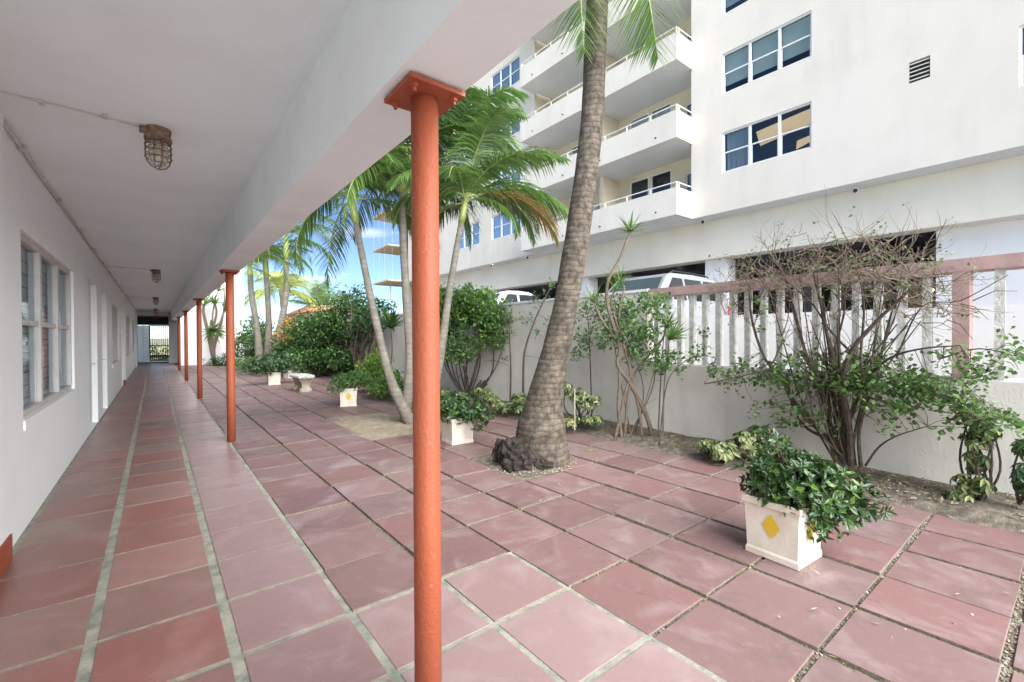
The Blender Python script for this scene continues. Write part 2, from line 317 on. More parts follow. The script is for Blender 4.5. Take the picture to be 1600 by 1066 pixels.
M['lf_boug'] = leafmat('bougainvillea leaves', [(.05,.12,.03),(.08,.17,.04),(.12,.22,.06),(.045,.10,.03),(.17,.26,.07)], .45, .3)
M['lf_var'] = leafmat('variegated leaves', [(.34,.35,.15),(.22,.26,.09),(.06,.11,.03),(.38,.37,.20),(.10,.16,.05),(.03,.065,.02),(.045,.09,.025)], .4, .25)
M['lf_orange'] = leafmat('orange croton leaves', [(.50,.22,.03),(.60,.34,.05),(.34,.16,.03),(.45,.38,.06)], .45, .3)
M['lf_drac'] = leafmat('dracaena leaves', [(.08,.17,.03),(.14,.25,.05),(.05,.12,.03),(.24,.32,.09)], .35, .3)
M['grass'] = leafmat('grass blades', [(.12,.22,.04),(.18,.3,.06),(.08,.15,.03)], .6, .3)

# ------------------------------------------------------------------ ground, slabs and paving
def sheet(name, mats, x0, x1, y0, y1, z, label=None):
    o = MB().add([(x0,y0,z),(x1,y0,z),(x1,y1,z),(x0,y1,z)], [(0,1,2,3)]).build(name, mats); o['kind'] = 'structure'; return o
sheet('ground', M['earth'], -1500, 1500, -1500, 1500, -.10)
sheet('joint_bed', M['gravel'], -1.6, 5.2, -4, 36, -.018)['label'] = 'dirt bed below the paving'
XL = [-.815, -.265, .286, .824, 1.370, 1.915, 2.461, 3.007, 3.545, 4.088, 4.632, 5.14]
YL = [3.013 + .562 * j for j in range(-9, 56)]
tiles_in, tiles_mid, tiles_out, mort = MB(), MB(), MB(), MB()
def in_hole(x, y):
    if (x - 3.53) ** 2 / .42 ** 2 + (y - 4.15) ** 2 / .38 ** 2 < 1: return True
    if (x - 3.05) ** 2 / .8 ** 2 + (y - 7.35) ** 2 / 1.15 ** 2 < 1: return True
    if y > 24.6 and x > 3.8: return True
    if y > 20.2 and x > 4.6: return True
    return False
for i in range(len(XL) - 1):
    for j in range(len(YL) - 1):
        x0, x1, y0, y1 = XL[i], XL[i+1], YL[j], YL[j+1]
        cx, cy = (x0 + x1) / 2, (y0 + y1) / 2
        mortar = i < 3 or (i < 5 and cy < 2.45)
        gx = .026 if i < 3 else (.017 if mortar else .013 + .008 * rnd.random())
        gy = (.010 + (.008 if y0 < 3 else 0)) if i < 3 else (.017 if mortar else .012)
        g0 = g1 = gy
        if not mortar:
            for yy, w in ((YL[2], .05), (YL[3], .04), (YL[4], .034), (YL[5], .026), (YL[6], .02), (YL[7], .015)):
                if abs(y0 - yy) < .01: g0 = w * .5
                if abs(y1 - yy) < .01: g1 = w * .5
        if (i >= 3) and not mortar and in_hole(cx, cy): continue
        X0, X1, Y0, Y1 = x0 + gx, x1 - gx, y0 + g0, y1 - g1
        if i == 0: X0 = x0 + .03
        z = rnd.uniform(-.002, .002) if mortar else rnd.uniform(-.006, .006)
        tx, ty = (rnd.uniform(-.006, .006), rnd.uniform(-.006, .006)) if not mortar else (rnd.uniform(-.0015, .0015),) * 2
        zz = lambda x, y: z + (x - cx) * tx + (y - cy) * ty
        if not mortar:
            X0 += rnd.uniform(-.004, .004); X1 += rnd.uniform(-.004, .004); Y0 += rnd.uniform(-.003, .004); Y1 += rnd.uniform(-.004, .003)
        b = .0025; mb = tiles_in if i < 2 else (tiles_mid if i < 5 and mortar or i == 2 else tiles_out)
        jj = [rnd.uniform(-.004, .004) for _ in range(8)] if not mortar else [0] * 8
        q = [(X0+jj[0],Y0+jj[1]),(X1+jj[2],Y0+jj[3]),(X1+jj[4],Y1+jj[5]),(X0+jj[6],Y1+jj[7])]
        qi = [(X0+b+jj[0],Y0+b+jj[1]),(X1-b+jj[2],Y0+b+jj[3]),(X1-b+jj[4],Y1-b+jj[5]),(X0+b+jj[6],Y1-b+jj[7])]
        vs = [(x,y,-.05) for x,y in q] + [(x,y,zz(x,y)-b*.7) for x,y in q] + [(x,y,zz(x,y)) for x,y in qi]
        mb.add(vs, [(4,5,9,8),(5,6,10,9),(6,7,11,10),(7,4,8,11),(8,9,10,11)]); mb.add(vs[:8], [(0,1,5,4),(1,2,6,5),(2,3,7,6),(3,0,4,7)], 1)  # sides take the joint dirt colour, dark also to subdue sunlit edges
mort.box(-.83, XL[3]+.012, -2.1, 34.4, -.06, -.005).box(XL[3]+.012, XL[5]+.02, -2.1, YL[8]+.018, -.06, -.005)
for mb, n, m in ((tiles_in, 'walkway_paving', M['tile_in']), (tiles_mid, 'walkway_edge_paving', M['tile_mid']), (tiles_out, 'courtyard_paving', M['tile_out']), (mort, 'mortar_joints', M['mortar'])):
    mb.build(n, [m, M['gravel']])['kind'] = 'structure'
# pebbles and grit lying in the open joints
peb = MB()
def pebble(x, y, z, r):
    a = rnd.uniform(0, 6.3); n = 5; vs = []
    for k in range(n): t = a + 2 * math.pi * k / n; vs.append((x + math.cos(t) * r * rnd.uniform(.7, 1.2), y + math.sin(t) * r * rnd.uniform(.7, 1.2), z))
    vs2 = [((vx - x) * .6 + x, (vy - y) * .6 + y, z + r * .55) for vx, vy, _ in vs]
    peb.add(vs + vs2, [(k, (k+1) % n, n + (k+1) % n, n + k) for k in range(n)] + [tuple(range(n, 2*n))])
for j, w, cnt in ((2, .05, 900), (3, .04, 700), (4, .034, 520), (5, .026, 300), (6, .02, 200), (7, .015, 140)):
    for _ in range(cnt):
        x = rnd.uniform(XL[5] if j > 2 else XL[5], 5.14); y = YL[j] + rnd.uniform(-w, w) * .45
        pebble(x, y, -.014, rnd.uniform(.003, .010))
for i in range(5, 11):
    for _ in range(260):
        y = rnd.uniform(-.2, 7); x = XL[i] + rnd.uniform(-.008, .008); pebble(x, y, -.014, rnd.uniform(.002, .006))
for i in range(5, 11):
    for _ in range(14): pebble(rnd.uniform(2, 5.1), rnd.uniform(0, 6), .004, rnd.uniform(.003, .008))
for _ in range(1500):
    a_, r_ = rnd.uniform(0, 6.3), rnd.uniform(.6, 1.4); pebble(3.5 + math.cos(a_) * .42 * r_, 4.1 + math.sin(a_) * .40 * r_, .006, rnd.uniform(.003, .010))
tag(peb.build('joint_pebbles', M['pebble']), 'small pale pebbles and shell grit lying in the open paving joints', 'pebbles', kind='stuff')
gr = MB()
for (x, y, n, s) in ((4.3, YL[2], 90, .03), (4.75, YL[2], 70, .03), (3.9, YL[2]+.01, 60, .025), (5.0, YL[2]-.02, 40, .03), (4.9, YL[2]-.55, 50, .03), (2.87, YL[6], 40, .03), (3.2, YL[5]+.3, 30, .03), (4.3, YL[3], 30, .02)):
    for _ in range(n):
        p = V((x + rnd.gauss(0, .07), y + rnd.gauss(0, .012), -.012)); d = V((rnd.uniform(-.6, .6), rnd.uniform(-.6, .6), 1)); gr.blade(p, d, unit(), rnd.uniform(.5, 1.2) * s, .004, .6, 2)
tag(gr.build('joint_grass', M['grass']), 'thin green grass tufts growing in the wide gravel joints', 'grass', kind='stuff')

def mound(name, m, fn, nx, ny, x0, x1, y0, y1):
    mb = MB(); vs = []
    for j in range(ny + 1):
        for i in range(nx + 1):
            x = x0 + (x1 - x0) * i / nx; y = y0 + (y1 - y0) * j / ny; vs.append((x, y, fn(x, y)))
    mb.add(vs, [(j*(nx+1)+i, j*(nx+1)+i+1, (j+1)*(nx+1)+i+1, (j+1)*(nx+1)+i) for j in range(ny) for i in range(nx)])
    o = mb.build(name, m, smooth=True); o['kind'] = 'structure'; return o
mound('planting_bed', M['soil'], lambda x, y: min(.05, (x - 5.06) * .35 - .012) + .03 * noise.noise(V((x * 3, y * 3, 0))), 26, 260, 5.07, 6.05, -2, 24)
mound('far_bed', M['soil'], lambda x, y: .0 + .03 * noise.noise(V((x * 2, y * 2, 0))) + (.02 if x > 3.9 else 0), 40, 40, 3.7, 9.0, 24.5, 34)
mound('sand_patch', M['sand'], lambda x, y: .034 * (1 - ((x - 3.13) / .80) ** 2 - ((y - 7.35) / 1.3) ** 2 + .55 * noise.noise(V((x * 2.6, y * 2.6, 4)))) - .010 + .010 * noise.noise(V((x * 9, y * 9, 0))), 50, 60, 1.95, 4.0, 5.9, 8.8)
mound('palm_pit', M['soil'], lambda x, y: .05 * max(0, 1 - ((x - 3.5) / .52) ** 2 - ((y - 4.12) / .5) ** 2) * 1.5 - .012 + .006 * noise.noise(V((x * 14, y * 14, 0))), 50, 50, 2.98, 4.05, 3.58, 4.7)
lit = MB()
def litter(n, x0, x1, y0, y1, z=.03, L=(.02, .06)):
    for _ in range(n):
        x, y = rnd.uniform(x0, x1), rnd.uniform(y0, y1); d = unit(); d.z *= .25
        lit.leaf2(V((x, y, z + rnd.uniform(0, .02))), d.normalized(), V((0, 0, 1)) + rv(.4), rnd.uniform(*L), rnd.uniform(.008, .024))
litter(3200, 5.25, 6.03, -.5, 4.5, .045); litter(2200, 5.3, 6.03, 4.5, 12, .045); litter(260, 5.05, 5.3, 0, 8, .01)
for _ in range(500):
    a_, r_ = rnd.uniform(0, 6.3), rnd.uniform(.3, 1.0); lit.leaf2(V((3.0 + math.cos(a_)*.85*r_, 7.35 + math.sin(a_)*1.2*r_, .045)), V((unit().x, unit().y, .05)).normalized(), V((0,0,1)), rnd.uniform(.02,.07), .012)
for _ in range(190):
    lit.leaf2(V((rnd.uniform(2.2, 5.1), rnd.uniform(.2, 9), .012)), V((unit().x, unit().y, .08)).normalized(), V((.1,0,1)), rnd.uniform(.02,.06), .012)
tag(lit.build('leaf_litter', M['litter']), 'dry brown fallen leaves strewn over the planting bed and sand', 'leaf litter', kind='stuff')
yl = MB(); yl.leaf(V((4.36, 4.0, .012)), V((.9, -.45, 0)), V((0, 0, 1)), .17, .05)
tag(yl.build('fallen_leaf', M['palm_yellow']), 'yellow fallen leaf lying on the tiles right of the big leaning palm', 'leaf')

# ------------------------------------------------------------------ walls with openings, windows
def panel(mb, o, au, u0, u1, z0, z1, holes, dn, mi=0):
    """wall face through point o along au (and up), with rectangular holes whose reveals run back along dn"""
    o, au, dn = V(o), V(au), V(dn); pt = lambda u, z: o + au * u + V((0, 0, z))
    us = sorted({u0, u1, *[h[0] for h in holes], *[h[1] for h in holes]}); zs = sorted({z0, z1, *[h[2] for h in holes], *[h[3] for h in holes]})
    us = [u for u in us if u0 <= u <= u1]; zs = [z for z in zs if z0 <= z <= z1]
    for i in range(len(us) - 1):
        for j in range(len(zs) - 1):
            cu, cz = (us[i] + us[i+1]) / 2, (zs[j] + zs[j+1]) / 2
            if any(h[0] < cu < h[1] and h[2] < cz < h[3] for h in holes): continue
            mb.add([pt(us[i], zs[j]), pt(us[i+1], zs[j]), pt(us[i+1], zs[j+1]), pt(us[i], zs[j+1])], [(0, 1, 2, 3)], mi)
    for a, b, c, d in holes:
        q = [pt(a, c), pt(b, c), pt(b, d), pt(a, d)]
        for k in range(4): mb.add([q[k], q[(k+1) % 4], q[(k+1) % 4] + dn, q[k] + dn], [(0, 1, 2, 3)], mi)
def obox(mb, o, au, dn, u0, u1, z0, z1, d0, d1, mi=0):
    o, au, dn = V(o), V(au), V(dn).normalized()
    pt = lambda u, z, d: o + au * u + V((0, 0, z)) + dn * d
    mb.add([pt(u0,z0,d0),pt(u1,z0,d0),pt(u1,z0,d1),pt(u0,z0,d1),pt(u0,z1,d0),pt(u1,z1,d0),pt(u1,z1,d1),pt(u0,z1,d1)],
           [(0,3,2,1),(4,5,6,7),(0,1,5,4),(1,2,6,5),(2,3,7,6),(3,0,4,7)], mi)
def window(parent, o, au, dn, a, b, c, d, lites=3, rail=.5, dep=.08, shade=.6, kind='blind', fm=None, gm=None, fw=.05, sash=True, hollow=True):
    """hung window in the hole a..b by c..d: frame, panes, shade and a dark room behind"""
    fm = fm or M['frame']; gm = gm or M['glass']
    f = MB(); e = .002
    obox(f, o, au, dn, a+e, b-e, c+e, c+fw, dep, dep+.07); obox(f, o, au, dn, a+e, b-e, d-fw, d-e, dep, dep+.07)
    W = (b - a) / lites; zr = c + (d - c) * rail
    for k in range(lites + 1):
        x = a + W * k; w = fw if 0 < k < lites else fw * .5
        x0, x1 = (a+e, a+fw) if k == 0 else ((b-fw, b-e) if k == lites else (x-w*.8, x+w*.8))
        obox(f, o, au, dn, x0, x1, c+fw, d-fw, dep-.004, dep+.074)
    if sash:
        for k in range(lites):
            x0, x1 = a+W*k+fw, a+W*(k+1)-fw
            obox(f, o, au, dn, x0, x1, zr-.022, zr+.022, dep+.008, dep+.055)
            obox(f, o, au, dn, x0, x0+.022, c+fw, zr-.022, dep+.025, dep+.06); obox(f, o, au, dn, x1-.022, x1, c+fw, zr-.022, dep+.025, dep+.06)
    w = f.build('window', fm, parent)
    g = MB(); obox(g, o, au, dn, a+fw*.6, b-fw*.6, c+fw*.6, d-fw*.6, dep+.033, dep+.037); g.build('pane', gm, w)
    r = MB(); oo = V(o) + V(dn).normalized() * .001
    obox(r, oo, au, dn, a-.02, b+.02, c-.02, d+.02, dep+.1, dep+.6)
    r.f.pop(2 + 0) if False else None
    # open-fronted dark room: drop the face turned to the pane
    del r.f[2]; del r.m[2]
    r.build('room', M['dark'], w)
    s = MB()
    if kind == 'blind':
        for k in range(lites):
            sh = shade + rnd.uniform(-.02, .02); obox(s, o, au, dn, a+W*k+.03, a+W*(k+1)-.03, d-(d-c)*sh, d-.03, dep+.14, dep+.15)
        s.build('blind', M['blind'], w)
    elif kind == 'slats':
        n = int((d - c) / .06)
        for k in range(n):
            z = c + .04 + k * .06; obox(s, o, au, dn, a+.03, b-.03, z, z+.054, dep+.085+.006*(k % 2), dep+.09+.006*(k % 2))
        s.build('blind', M['frame'], w)
    elif kind == 'curtain':
        for k in range(lites):
            if k / lites > shade or (abs(a - 5.15) < .01 and c < 8 and k < 2): continue
            x0, x1 = a+W*k+.04, a+W*(k+1)-.04; n = 16
            vs = []
            for i in range(n + 1):
                u = x0 + (x1-x0)*i/n; dd = dep + .16 + .03*math.sin(i*1.9+k)
                for z in (c+.03, d-.03): vs.append(V(o)+V(au)*u+V((0,0,z))+V(dn).normalized()*dd)
            s.add(vs, [(2*i, 2*i+2, 2*i+3, 2*i+1) for i in range(n)])
        if s.v: s.build('curtain', M['curtain'], w, smooth=True)
    return w

# ------------------------------------------------------------------ the motel wing the camera stands under
wing = empty('residential_building', (-.82, 12, 0), 'long white single storey wing with a covered walkway under a flat overhanging ceiling', 'building')
def kid(o, parent):
    o.parent = parent; o.matrix_parent_inverse = parent.matrix_world.inverted() if False else Matrix.Translation(-V(parent.location)); return o
# parts are modelled in world coordinates, so keep building empties at the origin
wing.location = (0, 0, 0)
XW = -.82
wb = MB()
wh = [(5.16, 8.05, .85, 2.36), (14.6, 17.15, .85, 2.36), (21.2, 24.4, .85, 2.36), (27.0, 29.6, .85, 2.36)]
panel(wb, (XW, 0, 0), (0, 1, 0), 4.5, 34.0, 0, 3.0, wh + [(9.65, 10.95, 0, 2.45), (11.9, 13.0, 0, 2.45), (18.3, 18.9, 0, 2.45), (19.6, 20.6, 0, 2.45)], (-.10, 0, 0))
wb.box(XW-.6, -.785, -3.2, 4.5, .18, 3.0)
wb.box(XW-.4, -.75, 30.2, 31.4, 0, 3.0); wb.box(XW-.05, -.79, 18.95, 19.15, 0, 3.0)
for a_, b_ in ((9.65, 10.95), (11.9, 13.0), (18.3, 18.9), (19.6, 20.6)):
    dm = MB().box(XW-.16, XW-.075, a_-.02, b_+.02, 0.01, 2.47)
    for z_ in (.25, 1.3): dm.box(XW-.0745, XW-.068, a_+.14, b_-.14, z_, z_+.85)
    dr = dm.build('door', M['frame'], wing)
    MB().tube([(XW-.074, b_-.08, 1.05), (XW-.02, b_-.08, 1.05), (XW-.02, b_-.2, 1.05)], .012, 8).build('handle', M['chrome'], dr)
for a_, b_, c_, d_ in wh: wb.box(XW-.09, XW+.010, a_+.002, b_+.01, c_-.075, c_+.003)
wb.build('wall', M['wall'], wing)
MB().box(XW-.6, -.775, -3.2, 4.5, .004, .176).build('baseboard', M['orange'], wing); MB().box(XW-.02, -.765, 18.93, 19.2, .004, .16).build('baseboard', M['orange'], wing)
for a_, b_, c_, d_ in wh:
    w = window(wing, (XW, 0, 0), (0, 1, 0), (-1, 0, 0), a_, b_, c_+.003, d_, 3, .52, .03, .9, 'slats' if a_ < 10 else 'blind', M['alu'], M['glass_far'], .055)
ms = MB()
ms.box(-.9, .700, -3.2, 33.2, 3.0, 3.25); ms.build('ceiling', M['ceil'], wing)
bm = MB(); n = 60; vs = []
for i in range(n + 1):                      # hand-plastered beam: its edges wander a few millimetres
    y = -3.2 + 36.4 * i / n; w = lambda k: .004 * noise.noise(V((y * .9, k * 7.1, 0)))
    vs += [(.70 + w(1), y, 3.002), (.70 + w(1), y, 2.466 + w(2)), (.966 + w(3), y, 2.466 + w(4)), (.966 + w(3), y, 3.35), (.70 + w(1), y, 3.35)]
bm.add(vs, [(5*i+k, 5*i+(k+1) % 5, 5*i+5+(k+1) % 5, 5*i+5+k) for i in range(n) for k in range(5)] + [(0,1,2,3,4), (5*n+4,5*n+3,5*n+2,5*n+1,5*n)])
bm.build('beam', M['beam'], wing)
sl = MB(); sl.box(-7, 1.0, -3.2, 33.2, 3.36, 3.55); sl.box(-7, -1.5, -3.2, 33.2, .0, 3.3); sl.build('roof_slab', M['beam'], wing)
el = MB(); el.box(-.9, .70, 33.2, 33.45, 2.78, 3.24); el.box(.62, 1.02, 33.2, 33.5, 0, 3.3); el.build('end_wall', M['wall'], wing)
ev = MB(); ev.box(-1.0, 1.05, 33.5, 36.3, 2.8, 2.95); ev.box(.95, 1.05, 33.52, 36.3, 0, 2.79); ev.box(-1.0, -.9, 33.5, 36.3, 0, 2.79)
ev.build('vestibule', mat('olive green paint', (.24, .25, .20), .7), wing)

# round steel columns
def column(y, label):
    t = empty('pipe_column', (.848, y, 0), label, 'column', 'orange pipe columns along the walkway')
    s = MB().tube([(0, 0, -.01), (0, 0, .8), (0, 0, 1.6), (0, 0, 2.442)], .054, 28); s.build('shaft', M['orange_chip'], t, smooth=True)
    p = MB(); p.box(-.118, .114, -.122, .118, 2.44, 2.458); p.build('top_plate', M['orange'], t)
    for sx in (-1, 1):
        for sy in (-1, 1):
            b = MB().lathe((sx*.085, sy*.085, 0), [(0, 2.412), (.008, 2.413), (.009, 2.425), (.016, 2.426), (.016, 2.44)], 6); b.build('bolt', M['orange'], t)
    return t
column(1.625, 'large orange steel pipe column nearest the viewer, its square bolted plate fully in view')
for y, l in ((7.62, 'second orange pipe column from the front, standing at the edge of the walkway'), (13.5, 'third orange pipe column counted from the front, halfway down the walkway'),
             (19.6, 'fourth orange pipe column counted from the front, before the white end wall'), (25.6, 'farthest slim orange pipe column, next to the gate opening')): column(y, l)

# caged lamps on the ceiling and their conduits
def lamp(x, y, label):
    t = empty('caged_ceiling_lamp', (x, y, 3.0), label, 'ceiling lamp', 'rusty caged lamps on the walkway ceiling')
    b = MB().lathe((0, 0, 0), [(.0, 0), (.075, 0), (.078, -.012), (.07, -.055), (.068, -.06), (.08, -.062), (.082, -.085), (.07, -.095), (.04, -.097)], 18)
    b.box(-.105, -.06, -.02, .02, -.045, -.008); b.build('housing', M['rust'], t, smooth=False)
    MB().lathe((0, 0, 0), [(.055, -.09), (.060, -.15), (.058, -.21), (.045, -.25), (.02, -.268), (.001, -.27)], 16).build('globe', M['lampglass'], t, smooth=True)
    MB().lathe((0, 0, 0), [(.014, -.09), (.016, -.12), (.026, -.15), (.022, -.19), (.001, -.2)], 10).build('bulb', M['bulb'], t, smooth=True)
    c = MB()
    for k in range(2):
        ca, sa = math.cos(k*math.pi/2+.3), math.sin(k*math.pi/2+.3)
        pr_ = [(.074, -.085), (.076, -.14), (.076, -.2), (.068, -.24), (.045, -.272), (0, -.29), (-.045, -.272), (-.068, -.24), (-.076, -.2), (-.076, -.14), (-.074, -.085)]
        c.tube([(r_*ca, r_*sa, z) for r_, z in pr_], .0055, 6)
    for z in (-.125, -.165, -.21):
        c.tube([(.077*math.cos(q*math.pi/10), .077*math.sin(q*math.pi/10), z) for q in range(21)], .0048, 6, caps=False)
    c.build('cage', M['rust'], t, smooth=True); return t
LY = [4.12, 12.6, 21.1, 29.4]
for y, l in zip(LY, ('rusty caged bulkhead lamp nearest the viewer on the grey ceiling', 'second rusty caged lamp along the walkway ceiling', 'third rusty caged lamp along the walkway ceiling',
                     'farthest dark caged lamp near the end of the walkway ceiling')): lamp(.03, y, l)
cd = MB(); pts = [(-.80 + .004 * math.sin(k * 1.7), -2 + k * .8, 2.975 + .004 * math.cos(k * 2.3)) for k in range(44)]
cd.tube(pts, .012, 7)
for k in range(20): cd.box(-.815, -.775, k*1.7-.01, k*1.7+.012, 2.955, 2.998)
tag(cd.build('main_conduit', M['conduit'], smooth=False), 'long painted electrical conduit running down the corner of wall and ceiling', 'conduit')
for y, l in zip(LY, ('thin grey conduit on the ceiling feeding the nearest caged lamp', 'thin conduit across the ceiling to the second caged lamp', 'thin conduit across the ceiling to the third caged lamp', 'thin conduit across the ceiling to the farthest caged lamp')):
    b = MB(); b.tube([(-.79, y-.06, 2.99), (-.5, y-.045, 2.991), (-.2, y-.01, 2.989), (-.06, y, 2.985)], .0065, 6)
    for xx in (-.55, -.25): b.box(xx-.014, xx+.014, y-.065, y-.01, 2.981, 2.998)
    tag(b.build('lamp_conduit', M['conduit']), l, 'conduit', 'branch conduits to the lamps')
t = empty('exit_lamp', (.12, 32.9, 2.78), 'small red lamp hanging under the lintel before the gate', 'lamp')
MB().box(-.22, .02, -.04, .04, -.16, -.02).build('housing', M['red'], t); MB().box(-.12, -.08, -.01, .01, -.02, .0).build('stem', M['black'], t)

# gate, glass block panel
gt = empty('metal_gate', (0, 36.2, 0), 'dark green metal gate of thin vertical bars at the end of the walkway', 'gate')
fr = MB(); fr.box(-.30, .86, -.03, .03, 2.24, 2.30).box(-.30, -.24, -.03, .03, .03, 2.24).box(.80, .86, -.03, .03, .03, 2.24).box(-.24, .80, -.025, .025, .05, .10).box(-.24, .80, -.025, .025, 1.0, 1.05)
fr.box(-.9, .95, -.05, .05, 2.31, 2.8).build('frame', M['iron'], gt)
for k in range(11):
    MB().box(-.175+k*.095, -.139+k*.095, -.014, .014, .1, 2.24).build('bar', M['iron'], gt)
gb = empty('glass_block_panel', (-.58, 36.2, 0), 'tall panel of pale glass blocks left of the gate', 'glass block panel')
q = MB()
for i in range(2):
    for j in range(9): q.add([(-.30+i*.29, -.04, .08+j*.245), (-.03+i*.29, -.04, .08+j*.245), (-.03+i*.29, -.04, .30+j*.245), (-.30+i*.29, -.04, .30+j*.245)], [(0,1,2,3)])
q.build('blocks', M['gblock'], gb); fq = MB()
for x_ in (-.33, -.03, .26): fq.box(x_, x_+.03, -.05, .03, .03, 2.30)
for j in range(10): fq.box(-.299, .259, -.045, .02, .055+j*.245, .079+j*.245)
fq.build('frame', M['white'], gb)

# white building at the end of the courtyard
eb = empty('end_building', (0, 0, 0), 'tall plain white building closing the far left of the courtyard', 'building')
e_ = MB(); e_.box(1.04, 4.06, 30.2, 33.15, -.1, 8.5); e_.box(-7, 1.03, 33.6, 36, 3.6, 8.5); e_.build('wall', M['white'], eb)
pl = MB(); pl.box(1.03, 4.09, 30.15, 33.2, 8.5, 8.75); pl.build('parapet', M['white'], eb)

# ------------------------------------------------------------------ garden wall and fence
gw = empty('garden_wall', (6.05, 0, 0), 'grey stuccoed garden wall with a pink topped picket section', 'garden wall')
w_ = MB(); w_.box(0, .22, -4, 4.22, -.3, 1.06); w_.box(0, .22, 4.22, 31, -.3, 2.19)
w_.build('wall', M['gwall'], gw)
cp = MB(); cp.box(-.02, .24, 4.2, 31, 2.192, 2.235); cp.box(.03, .235, -4, 4.21, 1.062, 1.085); cp.build('coping', M['white'], gw)
rl = MB(); n = 60; vs = []
for i in range(n + 1):
    y = -4 + 8.21 * i / n; w = lambda k: .006 * noise.noise(V((y * 2, k * 7.1, 3)))
    vs += [(-.015+w(1), y, 2.10+w(2)), (.235, y, 2.10+w(3)), (.235, y, 2.225+w(4)), (-.015+w(5), y, 2.225+w(6))]
rl.add(vs, [(4*i+k, 4*i+(k+1) % 4, 4*i+4+(k+1) % 4, 4*i+4+k) for i in range(n) for k in range(4)] + [(0,1,2,3), (4*n+3,4*n+2,4*n+1,4*n)]); rl.build('top_rail', M['pink'], gw)
po = MB().box(-.012, .232, .655, .775, 1.085, 2.10); po.build('post', M['pink'], gw)
py = [.465, .965] + [.965 + .1945 * k for k in range(1, 17)]; py += [.265 - .1945 * k for k in range(0, 14)]
for y in py:
    s_ = MB(); n = 12; vs = []
    for i in range(n + 1):
        z = 1.085 + 1.02 * i / n; w = lambda k: .004 * noise.noise(V((z * 6, k * 3.1, y * 5)))
        vs += [(.02+w(1), y-.036+w(2), z), (.105, y-.036+w(3), z), (.105, y+.034+w(4), z), (.02+w(5), y+.034+w(6), z)]
    s_.add(vs, [(4*i+k, 4*i+(k+1) % 4, 4*i+4+(k+1) % 4, 4*i+4+k) for i in range(n) for k in range(4)]); s_.build('picket', M['picket'], gw)

sheet('driveway', M['drive'], 7.75, 40, -40, 60, 1.18)
sheet('bounce_sheet', mat('pale bounce sheet', (.50, .48, .44), .9, (.42, .40, .37), 2), -12, 6.0, -16, -2.12, -.006)  # unseen pale sheet behind the camera, added to bounce light onto the ceiling
sheet('lower_drive', M['drive'], 6.27, 7.75, -40, 60, .5)
pw = MB(); pw.box(7.6, 7.78, -12, 34, -.1, 1.84)
tag(pw.build('parapet_wall', M['white']), 'low bright white wall seen between the pickets, along the driveway', 'low wall')

# ------------------------------------------------------------------ apartment block opposite
ab = empty('apartment_building', (0, 0, 0), 'white multi storey apartment block with long balconies opposite the courtyard', 'building')
XF, XB, XR = 15.8, 14.74, 16.9; F = 2.775; Z0 = 5.87
w = MB(); rows = [(7.25 + 2.77 * k, 8.66 + 2.77 * k) for k in range(6)]
hr = [(a_, b_, c_, d_) for c_, d_ in rows for a_, b_ in ((5.15, 7.92), (-1.85, .93))] + [(2.46, 2.88, 8.18, 8.74)]
panel(w, (XF, 0, 0), (0, 1, 0), -14, 9.09, Z0, 23.6, hr, (.10, 0, 0))
hl = [(a_, b_, c_, d_) for c_, d_ in rows for a_, b_ in ((19.18, 21.88), (23.2, 25.9), (28.3, 31.0))]
panel(w, (XF, 0, 0), (0, 1, 0), 17.95, 33.4, Z0, 23.6, hl, (.10, 0, 0))
w.box(XF+.8, XF+16, -14, 33.39, 23.4, 23.6); w.box(XF, XF+16, 33.2, 33.4, Z0, 23.6)
w.box(XF+.0, XF+16, -14.2, -14, -1, 23.6)
w.box(XF-.1, XF+.7, -14, 33.5, 23.6, 24.3)
w.build('wall', M['facade'], ab)
# recess of the balcony bay: back wall, side walls, party wall
rc = MB(); lv = [Z0 + F * k for k in range(7)]
def unit_holes(z): return [(10.62, 11.62, z+.25, z+2.58), (11.72, 12.72, z+.25, z+2.58), (9.15, 9.98, z+.05, z+2.2), (15.0, 16.35, z+.25, z+2.58), (13.9, 14.7, z+.05, z+2.1)]
hh = [h for z in lv[:6] for h in unit_holes(z)]
panel(rc, (XR, 0, 0), (0, 1, 0), 9.09, 17.95, Z0, 23.4, hh, (.08, 0, 0))
for y_ in (9.09, 17.95): rc.add([(XF, y_, Z0), (XR, y_, Z0), (XR, y_, 23.4), (XF, y_, 23.4)], [(0, 1, 2, 3)])
rc.box(XF-.0, XR-.004, 13.32, 13.52, Z0+.2, 23.4)
rc.build('recess_wall', M['cream'], ab)
sf = MB()
for z in lv: sf.box(XB+.13, XR-.002, 9.04+.13, 17.85-.13, z+.01, z+.16)
sf.build('balcony_slab', M['soffit'], ab)
for k, z in enumerate(lv[:6]):
    b = MB(); zt = z + .985
    b.box(XB, XB+.12, 9.04, 17.85, z, zt); b.box(XB+.12, XF-.002, 9.04, 9.16, z, zt); b.box(XB+.12, XF-.002, 17.73, 17.85, z, zt)
    bb = b.build('balcony', M['facade'], ab)
    r = MB(); r.tube([(XF-.02, 9.08, zt+.2), (XB+.05, 9.08, zt+.2), (XB+.05, 17.8, zt+.2), (XF-.02, 17.8, zt+.2)], .022, 6)
    for i in range(9): y_ = 9.08 + i * 1.09; r.box(XB+.03, XB+.07, y_-.02, y_+.02, zt, zt+.2)
    r.box(XB+.2, XB+.24, 9.07, 9.11, zt, zt+.2); r.build('rail', M['rail'], bb)
    for y_ in (9.9, 12.6, 14.8, 16.9): MB().tube([(XB-.05, y_, z+.24), (XB+.01, y_, z+.24)], .028, 7).build('drain_spout', M['black'], bb)
